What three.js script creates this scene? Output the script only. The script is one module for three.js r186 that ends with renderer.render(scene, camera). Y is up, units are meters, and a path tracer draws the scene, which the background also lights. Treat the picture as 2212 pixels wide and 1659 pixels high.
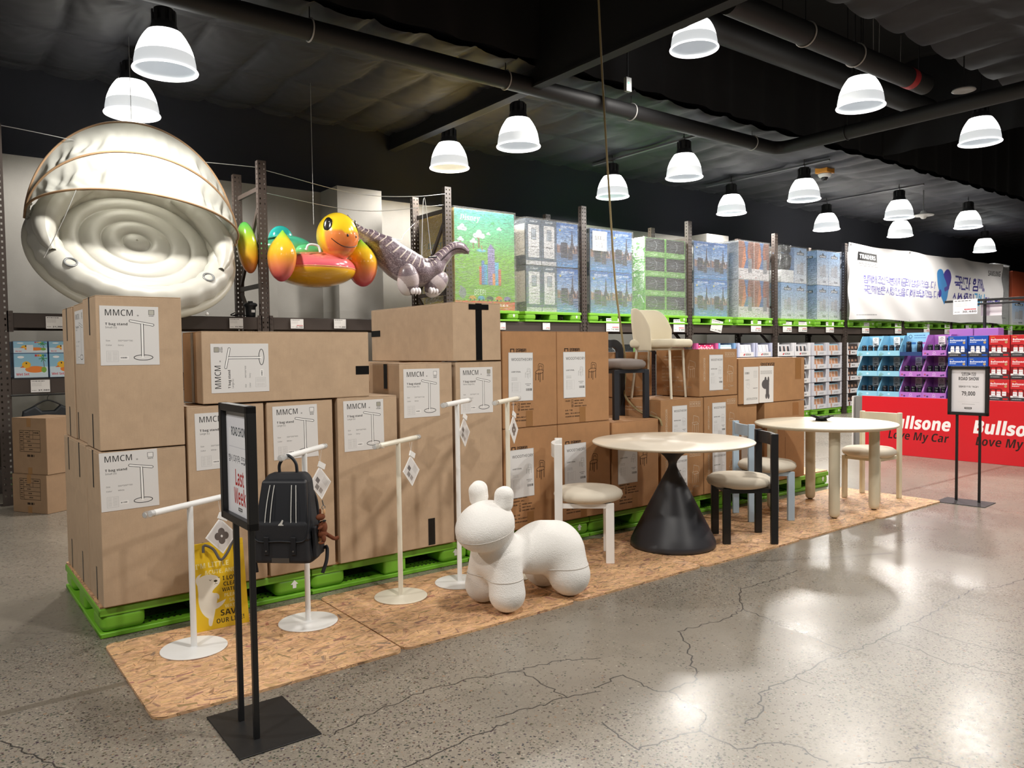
import * as THREE from 'three';
import { RoundedBoxGeometry } from 'three/addons/geometries/RoundedBoxGeometry.js';
import { mergeGeometries, toCreasedNormals } from 'three/addons/utils/BufferGeometryUtils.js';
import { MarchingCubes } from 'three/addons/objects/MarchingCubes.js';

// ---------- camera, exposure ----------
const scene = new THREE.Scene();
scene.background = new THREE.Color(0x000000);
const camera = new THREE.PerspectiveCamera(2 * Math.atan(829.5 / 1675) * 180 / Math.PI, 2212 / 1659, 0.05, 120);
{
  const d = Math.PI / 180, yaw = 37.532 * d, pit = 2.354 * d, rol = -0.734 * d;
  const f = new THREE.Vector3(Math.sin(yaw) * Math.cos(pit), -Math.sin(pit), -Math.cos(yaw) * Math.cos(pit));
  const r0 = new THREE.Vector3(Math.cos(yaw), 0, Math.sin(yaw)), u0 = new THREE.Vector3().crossVectors(r0, f);
  const r = r0.clone().multiplyScalar(Math.cos(rol)).addScaledVector(u0, Math.sin(rol));
  const u = u0.clone().multiplyScalar(Math.cos(rol)).addScaledVector(r0, -Math.sin(rol));
  camera.quaternion.setFromRotationMatrix(new THREE.Matrix4().makeBasis(r, u, f.negate()));
  camera.position.set(0, 1.3972, 0);
}
const renderer = new THREE.WebGLRenderer({ antialias: true });
renderer.toneMapping = THREE.LinearToneMapping;
renderer.toneMappingExposure = 1.3;
renderer.shadowMap.enabled = true;
// lamp rim centres: the hanging bays of the hall, in view and over the aisle behind the camera
const LAMP_POWER = 17, LAMP_COLOR = 0xfffaf3;
const LAMPS = [
  [1.9, 4.0, -7.6], [6.16, 4.0, -7.82], [9.31, 4.0, -7.78], [12.43, 4.0, -7.72], [15.81, 4.0, -7.71], [18.37, 4.0, -7.45],
  [1.94, 4.0, -9.16], [6.06, 4.0, -9.27], [9.44, 4.0, -9.43], [12.49, 4.0, -9.29], [15.98, 4.0, -9.38], [18.41, 4.0, -8.95], [23.42, 4.0, -9.07],
  [9.18, 4.31, -4.95], [12.2, 4.31, -4.8], [7.28, 4.88, -5.93],
  [-2.4, 4.1, -4.6], [2.0, 4.1, -1.6], [6.1, 4.1, -1.6], [9.6, 4.1, -1.6], [-1.6, 4.1, -1.6], [13.5, 4.1, -1.6], [23.0, 4.0, -6.0], [4.0, 4.1, 2.0],
];

// ---------- helpers ----------
let seed = 7;
const rnd = () => { seed |= 0; seed = seed + 0x6D2B79F5 | 0; let t = Math.imul(seed ^ seed >>> 15, 1 | seed); t = t + Math.imul(t ^ t >>> 7, 61 | t) ^ t; return ((t ^ t >>> 14) >>> 0) / 4294967296; };
const rr = (a, b) => a + (b - a) * rnd();
const hash = (x, y) => { let h = Math.imul(x | 0, 374761393) + Math.imul(y | 0, 668265263) | 0; h = Math.imul(h ^ h >>> 13, 1274126177); return ((h ^ h >>> 16) >>> 0) / 4294967296; };
const noise = (x, y) => { const i = Math.floor(x), j = Math.floor(y), a = x - i, b = y - j, s = a * a * (3 - 2 * a), t = b * b * (3 - 2 * b); return (hash(i, j) * (1 - s) + hash(i + 1, j) * s) * (1 - t) + (hash(i, j + 1) * (1 - s) + hash(i + 1, j + 1) * s) * t; };
const fbm = (x, y, n = 4) => { let v = 0, a = .5; for (let k = 0; k < n; k++) { v += a * noise(x, y); x = x * 2.03 + 17; y = y * 2.03 + 5; a *= .5; } return v; };
const V = (x, y, z) => new THREE.Vector3(x, y, z);
const names = {};
const numbered = (n) => { const k = names[n] = (names[n] || 0) + 1; return k === 1 ? n : n + '_' + String(k - 1).padStart(3, '0'); };
function thing(name, label, category, p = [0, 0, 0], turn = 0, group) {
  const o = new THREE.Group(); o.name = numbered(name); o.position.set(...p); o.rotation.y = turn;
  o.userData = { label, category }; if (group) o.userData.group = group;
  scene.add(o); return o;
}
function part(parent, name, geo, m, label) {
  const o = new THREE.Mesh(geo, m); o.name = parent === scene ? numbered(name) : name; o.castShadow = o.receiveShadow = true;
  if (label) o.userData.label = label;
  parent.add(o); return o;
}
function solo(name, label, category, geo, m, group) { const o = part(scene, name, geo, m); o.userData = { label, category }; if (group) o.userData.group = group; return o; }
function struct(name, geo, m) { const o = part(scene, name, geo, m); o.userData.kind = 'structure'; return o; }
function dup(root, p, turn, label, group) {
  const r = root.clone(); r.name = numbered(root.name.replace(/_\d{3}$/, '')); r.userData = { ...root.userData }; if (label) r.userData.label = label; if (group) r.userData.group = group;
  r.position.set(...p); r.rotation.y = turn; scene.add(r); return r;
}
const flat = (g) => { const h = g.index ? g.toNonIndexed() : g; for (const k of Object.keys(h.attributes)) if (!['position', 'normal', 'uv'].includes(k)) h.deleteAttribute(k); if (!h.attributes.normal) h.computeVertexNormals(); if (!h.attributes.uv) h.setAttribute('uv', new THREE.BufferAttribute(new Float32Array(h.attributes.position.count * 2), 2)); return h; };
const join = (...gs) => mergeGeometries(gs.flat().map(flat));
const at = (g, x = 0, y = 0, z = 0, rx = 0, ry = 0, rz = 0) => { g.applyMatrix4(new THREE.Matrix4().compose(V(x, y, z), new THREE.Quaternion().setFromEuler(new THREE.Euler(rx, ry, rz)), V(1, 1, 1))); return g; };
const bx = (w, h, d, x = 0, y = 0, z = 0, r = 0) => at(r ? new RoundedBoxGeometry(w, h, d, 2, Math.min(r, w / 2.01, h / 2.01, d / 2.01)) : new THREE.BoxGeometry(w, h, d), x, y, z);
const cyl = (r1, r2, h, x = 0, y = 0, z = 0, n = 24) => at(new THREE.CylinderGeometry(r1, r2, h, n), x, y, z);
const lathe = (pts, n = 40) => new THREE.LatheGeometry(pts.map((p) => new THREE.Vector2(p[0], p[1])), n);
const tube = (pts, r, n = 40, s = 8, closed = false) => new THREE.TubeGeometry(new THREE.CatmullRomCurve3(pts.map((p) => V(...p)), closed), n, r, s, closed);
function bar(a, b, r, s = 10) { const A = V(...a), B = V(...b), L = A.distanceTo(B), g = new THREE.CylinderGeometry(r, r, L, s); g.applyQuaternion(new THREE.Quaternion().setFromUnitVectors(V(0, 1, 0), B.clone().sub(A).normalize())); const m = A.add(B).multiplyScalar(.5); return at(g, m.x, m.y, m.z); }
function beamBox(a, b, w, h) { const A = V(...a), B = V(...b), L = A.distanceTo(B), g = new THREE.BoxGeometry(w, h, L); const m = new THREE.Matrix4().lookAt(A, B, V(0, 1, 0)); const c = A.clone().add(B).multiplyScalar(.5); m.setPosition(c); g.applyMatrix4(m); return g; }
const rshape = (w, h, r) => { const s = new THREE.Shape(), x = -w / 2, y = -h / 2; s.moveTo(x + r, y); s.lineTo(x + w - r, y); s.absarc(x + w - r, y + r, r, -Math.PI / 2, 0); s.lineTo(x + w, y + h - r); s.absarc(x + w - r, y + h - r, r, 0, Math.PI / 2); s.lineTo(x + r, y + h); s.absarc(x + r, y + h - r, r, Math.PI / 2, Math.PI); s.lineTo(x, y + r); s.absarc(x + r, y + r, r, Math.PI, Math.PI * 1.5); return s; };
const extrude = (s, d, bevel = 0, seg = 6) => new THREE.ExtrudeGeometry(s, { depth: d, bevelEnabled: bevel > 0, bevelSize: bevel, bevelThickness: bevel, bevelSegments: 2, curveSegments: seg });
const poly = (pts) => { const s = new THREE.Shape(); pts.forEach((p, i) => i ? s.lineTo(...p) : s.moveTo(...p)); return s; };
// uv in metres from the dominant axis of each face
function uvm(g, k = 1) {
  g = flat(g); const p = g.attributes.position, n = g.attributes.normal, u = g.attributes.uv;
  for (let i = 0; i < p.count; i += 3) {
    let nx = 0, ny = 0, nz = 0; for (let j = 0; j < 3; j++) { nx += n.getX(i + j); ny += n.getY(i + j); nz += n.getZ(i + j); }
    const ax = Math.abs(nx), ay = Math.abs(ny), az = Math.abs(nz);
    for (let j = i; j < i + 3; j++) { const x = p.getX(j), y = p.getY(j), z = p.getZ(j); if (az >= ax && az >= ay) u.setXY(j, x * k, y * k); else if (ax >= ay) u.setXY(j, z * k, y * k); else u.setXY(j, x * k, z * k); }
  } return g;
}
// stretch the texture once over the face looking along +z; [u0,v0,u1,v1] picks a cell of an atlas
function uvFront(g, cell = [0, 0, 1, 1]) {
  g = flat(g); g.computeBoundingBox(); const b = g.boundingBox, p = g.attributes.position, u = g.attributes.uv;
  for (let i = 0; i < p.count; i++) u.setXY(i, cell[0] + (cell[2] - cell[0]) * (p.getX(i) - b.min.x) / (b.max.x - b.min.x || 1), cell[1] + (cell[3] - cell[1]) * (p.getY(i) - b.min.y) / (b.max.y - b.min.y || 1));
  return g;
}
const sheet = (w, h, t = .0012, cell) => uvFront(new THREE.BoxGeometry(w, h, t), cell);
const S = (r, g, b) => new THREE.Color().setRGB(r / 255, g / 255, b / 255, THREE.SRGBColorSpace);
const mat = (c, rough = .6, o = {}) => new THREE.MeshPhysicalMaterial({ color: Array.isArray(c) ? S(...c) : c, roughness: rough, ...o });
function canvas(w, h, draw) { const c = document.createElement('canvas'); c.width = w; c.height = h; draw(c.getContext('2d'), w, h); return c; }
function tex(w, h, draw, o = {}) { const t = new THREE.CanvasTexture(canvas(w, h, draw)); if (o.data) t.colorSpace = THREE.NoColorSpace; else t.colorSpace = THREE.SRGBColorSpace; t.magFilter = THREE.LinearFilter; if (o.repeat) { t.wrapS = t.wrapT = THREE.RepeatWrapping; if (o.repeat !== 1) t.repeat.set(o.repeat, o.repeat); } return t; }
const css = (r, g, b, a = 1) => `rgba(${r | 0},${g | 0},${b | 0},${a})`;
const fill = (c, w, h, col) => { c.fillStyle = col; c.fillRect(0, 0, w, h); };
function txt(c, s, x, y, size, o = {}) {
  c.save(); c.translate(x, y); if (o.rot) c.rotate(o.rot); c.scale(o.sx || 1, 1); if (o.skew) c.transform(1, 0, o.skew, 1, 0, 0);
  c.font = `${o.bold ? 'bold ' : ''}${size}px ${o.font || 'sans-serif'}`; c.textAlign = o.align || 'left'; c.textBaseline = 'middle'; c.fillStyle = o.color || '#111';
  if (o.stroke) { c.strokeStyle = o.stroke; c.lineWidth = o.lw || 2; c.strokeText(s, 0, 0); } c.fillText(s, 0, 0); c.restore();
}
const scrib = (c, x, y, w, size, col = 'rgba(60,60,60,.6)') => { c.fillStyle = col; let p = 0; while (p < w) { const q = size * (.5 + rnd() * 1.6); c.fillRect(x + p, y - size / 2, Math.min(q, w - p), size * .75); p += q + size * .35; } };
const line = (c, pts, col, lw) => { c.strokeStyle = col; c.lineWidth = lw; c.lineCap = c.lineJoin = 'round'; c.beginPath(); pts.forEach((p, i) => i ? c.lineTo(...p) : c.moveTo(...p)); c.stroke(); };
const disc = (c, x, y, rx, ry, col) => { c.fillStyle = col; c.beginPath(); c.ellipse(x, y, rx, ry, 0, 0, 7); c.fill(); };
const area = (c, pts, col) => { c.fillStyle = col; c.beginPath(); pts.forEach((p, i) => i ? c.lineTo(...p) : c.moveTo(...p)); c.closePath(); c.fill(); };
const bars = (c, x, y, w, h, col = '#222') => { c.fillStyle = col; for (let p = 0; p < w;) { const q = 1 + (rnd() * 4 | 0); c.fillRect(x + p, y, q, h); p += q + 1 + (rnd() * 3 | 0); } };
// Korean lettering drawn stroke by stroke
const JAMO = (() => {
  const o = [['o']], G = [[0, 0, 1, 0, 1, 1]], N = [[0, 0, 0, 1, 1, 1]], D = [[1, 0, 0, 0, 0, 1, 1, 1]], R = [[0, 0, 1, 0, 1, .5, 0, .5, 0, 1, 1, 1]], M = [[0, 0, 1, 0, 1, 1, 0, 1, 0, 0]], B = [[0, 0, 0, 1, 1, 1, 1, 0], [0, .5, 1, .5]], Sx = [[.5, 0, .5, .3, 0, 1], [.5, .3, 1, 1]], J = [[0, 0, 1, 0], [.5, 0, .5, .35, 0, 1], [.5, .35, 1, 1]], C = [[.5, -.2, .5, -.05], ...J], K = [[0, 0, 1, 0, 1, 1], [0, .5, 1, .5]], T = [[1, 0, 0, 0, 0, 1, 1, 1], [0, .5, 1, .5]], P = [[0, 0, 1, 0], [0, 1, 1, 1], [.3, 0, .3, 1], [.7, 0, .7, 1]], H = [[.5, -.1, .5, .05], [0, .2, 1, .2], ['h']];
  const two = (a, b = a) => ['2', a, b];
  return { L: [G, two(G), N, D, two(D), R, M, B, two(B), Sx, two(Sx), o, J, two(J), C, K, T, P, H], T: [null, G, two(G), two(G, Sx), N, two(N, J), two(N, H), D, R, two(R, G), two(R, M), two(R, B), two(R, Sx), two(R, T), two(R, P), two(R, H), M, B, two(B, Sx), Sx, two(Sx), o, J, C, K, T, P, H] };
})();
function jamo(c, j, x, y, w, h) {
  if (j[0] === '2') { jamo(c, j[1], x, y, w * .44, h); jamo(c, j[2], x + w * .56, y, w * .44, h); return; }
  for (const s of j) {
    c.beginPath();
    if (s[0] === 'o') c.ellipse(x + w / 2, y + h / 2, w / 2, h / 2, 0, 0, 7);
    else if (s[0] === 'h') c.ellipse(x + w / 2, y + h * .68, w * .38, h * .32, 0, 0, 7);
    else for (let i = 0; i < s.length; i += 2) i ? c.lineTo(x + s[i] * w, y + s[i + 1] * h) : c.moveTo(x + s[i] * w, y + s[i + 1] * h);
    c.stroke();
  }
}
function hangul(c, str, x, y, size, o = {}) {
  const adv = size * (o.adv || .95); c.save(); c.translate(x, y); c.scale(o.sx || 1, 1); if (o.rot) c.rotate(o.rot);
  const W = [...str].reduce((a, ch) => a + (ch === ' ' ? .4 : /[가-힣]/.test(ch) ? 1 : .62), 0) * adv; let p = o.align === 'center' ? -W / 2 : 0;
  c.strokeStyle = o.color || '#111'; c.lineWidth = size * (o.weight || .09); c.lineCap = 'butt'; c.lineJoin = 'miter';
  const ln = (a, b, d, e) => { c.beginPath(); c.moveTo(a, b); c.lineTo(d, e); c.stroke(); };
  for (const ch of str) {
    if (ch === ' ') { p += adv * .4; continue; }
    const k = ch.charCodeAt(0) - 0xAC00;
    if (k < 0 || k > 11171) { txt(c, ch, p, 0, size * .95, { bold: true, color: o.color }); p += adv * .62; continue; }
    const l = k / 588 | 0, v = (k % 588) / 28 | 0, t = k % 28, top = -size * .44, full = size * .88, H = t ? full * .58 : full, w = size * .84, x0 = p + size * .03, tri = [9, 10, 11, 14, 15, 16, 19].includes(v), hor = [8, 12, 13, 17, 18].includes(v);
    if (hor) { jamo(c, JAMO.L[l], x0 + w * .16, top + H * .06, w * .68, H * .46); } else jamo(c, JAMO.L[l], x0 + w * .02, top + H * .08, w * (tri ? .5 : .46), H * (tri ? .42 : .72));
    if (hor || tri) {
      const yb = top + H * (hor ? .86 : .86), xa = x0, xb = x0 + w * (tri ? .66 : 1), hv = tri ? { 9: 8, 10: 8, 11: 8, 14: 13, 15: 13, 16: 13, 19: 18 }[v] : v;
      ln(xa, yb, xb, yb); const m = (xa + xb) / 2, d = H * .24, q = w * .14;
      if (hv === 8) ln(m, yb - d, m, yb); if (hv === 12) { ln(m - q, yb - d, m - q, yb); ln(m + q, yb - d, m + q, yb); } if (hv === 13) ln(m, yb, m, yb + d * .9); if (hv === 17) { ln(m - q, yb, m - q, yb + d * .9); ln(m + q, yb, m + q, yb + d * .9); }
    }
    if (!hor) {
      const vv = tri ? { 9: 0, 10: 1, 11: 20, 14: 4, 15: 5, 16: 20, 19: 20 }[v] : v, y0 = top, y1 = top + H * 1.02, dbl = [1, 3, 5, 7].includes(vv), X = x0 + w * (dbl ? .72 : .84), X2 = x0 + w * .95, sh = w * .16, m = top + H * .45, q = H * .12;
      ln(X, y0, X, y1); if (dbl) ln(X2, y0, X2, y1);
      const outR = [0, 1].includes(vv), outR2 = [2, 3].includes(vv), inL = [4, 5].includes(vv), inL2 = [6, 7].includes(vv);
      if (outR) ln(X, m, X + sh, m); if (outR2) { ln(X, m - q, X + sh, m - q); ln(X, m + q, X + sh, m + q); } if (inL) ln(X - sh, m, X, m); if (inL2) { ln(X - sh, m - q, X, m - q); ln(X - sh, m + q, X, m + q); }
    }
    if (t) jamo(c, JAMO.T[t], x0 + w * .18, top + full * .68, w * .68, full * .3);
    p += adv;
  } c.restore();
}
const tradersLogo = (c, x, y, w, small = true) => { c.fillStyle = '#111'; c.fillRect(x, y, w, w * .27); txt(c, 'TRADERS', x + w / 2, y + w * .14, w * .2, { bold: true, align: 'center', color: '#fff' }); if (small) { c.strokeStyle = '#111'; c.lineWidth = w * .012; c.strokeRect(x, y + w * .28, w, w * .17); txt(c, 'WHOLESALE CLUB', x + w / 2, y + w * .37, w * .1, { bold: true, align: 'center' }); } };

// ---------- shared materials ----------
const M = {
  black: mat([22, 22, 23], .45), blackMetal: mat([26, 26, 27], .4), rackBrown: mat([62, 52, 46], .5), tape: mat([14, 14, 15], .25), white: mat([236, 235, 232], .45), ivory: mat([226, 220, 204], .45), paper: mat([238, 237, 234], .6),
  green: mat([118, 180, 48], .4), steel: mat([150, 150, 150], .3, { metalness: .9 }), wire: mat([190, 190, 186], .35, { metalness: .6 }), rubber: mat([16, 16, 16], .8), pipe: mat([24, 24, 25], .6), clear: mat([235, 235, 235], .12, { transmission: .85, thickness: 0 }),
};
const grain = tex(512, 512, (c, w, h) => { const d = c.createImageData(w, h); for (let i = 0; i < w * h; i++) { const x = i % w, y = i / w | 0, v = 222 + 20 * (fbm(x / 60, y / 60, 3) - .45) + 14 * (hash(x, y) - .5) + 4 * (noise(x / 2.5, y / 30) - .5); d.data[i * 4] = d.data[i * 4 + 1] = d.data[i * 4 + 2] = v; d.data[i * 4 + 3] = 255; } c.putImageData(d, 0, 0); }, { repeat: 2 });
const fleece = tex(512, 512, (c, w, h) => { const d = c.createImageData(w, h); for (let i = 0; i < w * h; i++) { const x = i % w, y = i / w | 0, v = 255 * (.55 * noise(x / 5, y / 5) + .3 * noise(x / 2.3 + 40, y / 2.3) + .15 * hash(x, y)); d.data[i * 4] = d.data[i * 4 + 1] = d.data[i * 4 + 2] = v; d.data[i * 4 + 3] = 255; } c.putImageData(d, 0, 0); }, { repeat: 3, data: true });
const weave = tex(256, 256, (c, w, h) => { const d = c.createImageData(w, h); for (let i = 0; i < w * h; i++) { const x = i % w, y = i / w | 0, v = 128 + 60 * Math.sin(x * 1.2) * Math.cos(y * 1.2) + 60 * (hash(x, y) - .5); d.data[i * 4] = d.data[i * 4 + 1] = d.data[i * 4 + 2] = v; d.data[i * 4 + 3] = 255; } c.putImageData(d, 0, 0); }, { repeat: 8, data: true });
M.card = mat([214, 184, 152], .8, { map: grain }); M.cardTan = mat([212, 182, 150], .8, { map: grain }); M.cardBrown = mat([194, 144, 98], .8, { map: grain }); M.cardDark = mat([190, 142, 96], .8, { map: grain });

// ---------- the hall ----------
{
  const CR = [[[1637.6,1497.7],[1719,1460.3],[1780.5,1427.4],[1850.8,1403.2],[1907.9,1376.8],[1960.6,1348.3],[2009,1328.5],[2048.5,1299.9],[2110,1269.2],[2154,1269.2],[2212,1249.4]],
    [[1429,1601],[1486,1583.3],[1512.4,1579],[1525.6,1550.4],[1486,1517.4],[1444.3,1493.3],[1468.5,1482.3],[1505.8,1466.9],[1492.7,1425.2],[1490.5,1398.8],[1464.1,1363.6],[1556.4,1341.7],[1604.7,1315.3],[1600.3,1271.4],[1675,1251.6],[1721.1,1231.8]],
    [[1637.6,1497.7],[1648.6,1535],[1609.1,1563.6]], [[1512.4,1579],[1591.5,1618.5],[1657.4,1605.3],[1714.6,1609.7],[1789.3,1644.9]], [[1960.6,1348.3],[2074.9,1385.6],[2212,1416.4]], [[1899.1,1381.2],[1987,1403.2],[2052.9,1433.9],[2197.9,1458.1]],
    [[1604.7,1315.3],[1679.4,1346.1],[1767.3,1381.2],[1820,1403.2]], [[1442,1493.3],[1411.4,1491],[1345.5,1458.1],[1283.9,1486.7]], [[1855.2,1651.4],[1943,1642.7],[1995.8,1636.1],[2074.9,1659]], [[1719,1460.3],[1758.5,1477.9]],
    [[722,1587.2],[772,1554],[816,1534.7],[880,1507],[949,1482.1],[1092.8,1451.7],[1153.6,1440.6],[1211.7,1426.8],[1297.5,1421.3]], [[1092.8,1451.7],[1131.5,1451.7],[1167.4,1476.6],[1225.5,1507],[1297.5,1493.2]], [[1225.5,1507],[1150,1530],[1070,1550]], [[0,1600],[90,1640],[190,1680]], [[870,1659],[1000,1600],[1100,1560]], [[1300,1560],[1380,1620],[1429,1601]]];
  const toFloor = (u, v) => { const p = V((u / 2212) * 2 - 1, 1 - (v / 1659) * 2, .5); camera.updateMatrixWorld(); camera.updateProjectionMatrix(); p.unproject(camera).sub(camera.position); const k = -camera.position.y / p.y; return [p.x * k, camera.position.z + p.z * k]; };
  const cracks = CR.map((l) => l.map((p) => toFloor(...p)));
  for (let i = 0; i < 46; i++) { let x = rr(-1, 16), z = rr(-9, 0), a = rr(0, 7); const l = [[x, z]]; for (let k = 0; k < 9; k++) { a += rr(-.5, .5); x += .22 * Math.cos(a); z += .22 * Math.sin(a); l.push([x, z]); } l.fine = true; cracks.push(l); }
  const slab = (x0, z0, sx, sz, w, h, dens) => tex(w, h, (c) => {
    const d = c.createImageData(w, h), k = w / sx;
    for (let j = 0; j < h; j++) for (let i = 0; i < w; i++) { const x = x0 + i / k, z = z0 + j / k, v = 1 + .26 * (fbm(x * .9 + 9, z * .9 + 40, 4) - .47) + .07 * (fbm(x * 14, z * 14 + 90, 2) - .4) + .05 * (hash(i, j + (x0 * 31 | 0)) - .5), n = (j * w + i) * 4; d.data[n] = 134 * v; d.data[n + 1] = 126 * v; d.data[n + 2] = 114 * v; d.data[n + 3] = 255; }
    c.putImageData(d, 0, 0);
    const keep = seed; seed = (x0 * 977 + z0 * 131) | 0;
    for (let i = 0, n = sx * sz * dens; i < n; i++) { const x = rnd() * w, y = rnd() * h, wx = x0 + x / k, wz = z0 + y / k, m = fbm(wx * .8 + 3, wz * .8 + 70, 3); if (rnd() > (m - .28) * 3.2) continue; const s = k * (.0015 + .0048 * rnd() * rnd()), t = rnd(); c.save(); c.translate(x, y); c.rotate(rnd() * 7); c.fillStyle = t < .74 ? css(38 + rnd() * 30, 36 + rnd() * 28, 35 + rnd() * 24, .9) : t < .95 ? css(176, 168, 152, .75) : css(150, 108, 76, .8); c.fillRect(-s, -s * .6, s * 2, s * (.7 + rnd() * .8)); c.restore(); }
    seed = keep;
    for (const l of cracks) { const keep2 = seed; seed = (l[0][0] * 7919) | 0; c.strokeStyle = css(48, 45, 43, l.fine ? .5 : .92); c.lineWidth = Math.max(.8, k * (l.fine ? .0025 : .0058)); c.beginPath(); l.forEach((p, i) => { if (!i) { c.moveTo((p[0] - x0) * k, (p[1] - z0) * k); return; } const q = l[i - 1], n = Math.max(2, Math.hypot(p[0] - q[0], p[1] - q[1]) / .03 | 0); for (let s = 1; s <= n; s++) { const a = s / n, j = s < n ? .014 : 0; c.lineTo((q[0] + (p[0] - q[0]) * a + rr(-j, j) - x0) * k, (q[1] + (p[1] - q[1]) * a + rr(-j, j) - z0) * k); } }); c.stroke(); seed = keep2; }
    line(c, [[-9, -3.61], [12, -3.62]].map((p) => [(p[0] - x0) * k, (p[1] - z0) * k]), css(104, 96, 84, .75), k * .045);
    line(c, [[4.3, -3.07], [4.75, -2.8], [5.2, -2.58]].map((p) => [(p[0] - x0) * k, (p[1] - z0) * k]), css(96, 90, 82, .6), k * .035);
  });
  const floor = new THREE.Group(); floor.name = 'floor'; floor.userData.kind = 'structure'; scene.add(floor);
  const rough = tex(512, 512, (c, w, h) => { const d = c.createImageData(w, h); for (let i = 0; i < w * h; i++) { const x = i % w, y = i / w | 0, v = 86 + 60 * fbm(x / 50, y / 50, 4) + 26 * hash(x, y); d.data[i * 4] = d.data[i * 4 + 1] = d.data[i * 4 + 2] = v; d.data[i * 4 + 3] = 255; } c.putImageData(d, 0, 0); }, { repeat: 1, data: true });
  const tile = (x0, z0, sx, sz, w, dens) => { const h = Math.round(w * sz / sx), g = new THREE.BoxGeometry(sx, .1, sz), p = g.attributes.position, u = g.attributes.uv; for (let i = 0; i < p.count; i++) u.setXY(i, p.getX(i) / sx + .5, .5 - p.getZ(i) / sz); const o = part(floor, 'slab', at(g, x0 + sx / 2, -.05, z0 + sz / 2), mat([255, 255, 255], .6, { map: slab(x0, z0, sx, sz, w, h, dens), roughnessMap: rough, specularIntensity: .75 })); return o; };
  tile(-.4, -4.4, 3.8, 3.8, 2048, 9500); tile(3.4, -4.4, 3.8, 3.8, 2048, 9500); tile(7.2, -5.4, 5, 5, 1024, 4600); tile(-.4, -.6, 7.6, 4.6, 512, 900); tile(7.2, -.4, 9, 4.4, 512, 600); tile(-.4, -10.5, 7.6, 6.1, 1536, 4600); tile(7.2, -10.5, 9, 5.1, 1024, 2400); tile(12.2, -5.4, 12, 5, 512, 500);
  const rest = mat([122, 115, 104], .28); for (const [x0, z0, sx, sz] of [[-8, -10.5, 7.6, 18.5], [16.2, -10.5, 19.8, 5.1], [24.2, -5.4, 11.8, 5], [16.2, -.4, 19.8, 8.4], [-.4, 4, 16.6, 4]]) part(floor, 'slab', bx(sx, .1, sz, x0 + sx / 2, -.05, z0 + sz / 2), rest);
}
const wallTex = tex(512, 512, (c, w, h) => { const d = c.createImageData(w, h); for (let i = 0; i < w * h; i++) { const x = i % w, y = i / w | 0, v = 232 + 30 * (fbm(x / 90, y / 90, 4) - .47) + 6 * (hash(x, y) - .5); d.data[i * 4] = v; d.data[i * 4 + 1] = v * .992; d.data[i * 4 + 2] = v * .975; d.data[i * 4 + 3] = 255; } c.putImageData(d, 0, 0); }, { repeat: .5 });
const wallGrey = mat([160, 158, 154], .75, { map: wallTex }), wallBlack = mat([14, 17, 27], .9), roofBlack = mat([9, 10, 13], .9);
struct('wall_back', uvm(bx(44, 3.71, .12, 14, 1.855, -10.56)), wallGrey);
struct('wall_back_upper', bx(44, 2.6, .12, 14, 5.01, -10.561), wallBlack);
struct('wall_column', uvm(bx(.68, 3.712, .54, 5.005, 1.856, -10.225)), wallGrey);
struct('wall_column', uvm(bx(.7, 3.712, .54, 12.94, 1.856, -10.225)), wallGrey);
struct('wall_left', bx(.12, 6.3, 18.6, -7.94, 3.15, -1.3), wallBlack);
struct('wall_right', bx(.12, 6.3, 18.6, 35.94, 3.15, -1.3), wallBlack);
struct('wall_front', bx(44, 6.3, .12, 14, 3.15, 7.94), wallGrey);
struct('ceiling', bx(44, .12, 18.6, 14, 6.36, -1.3), roofBlack);
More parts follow.
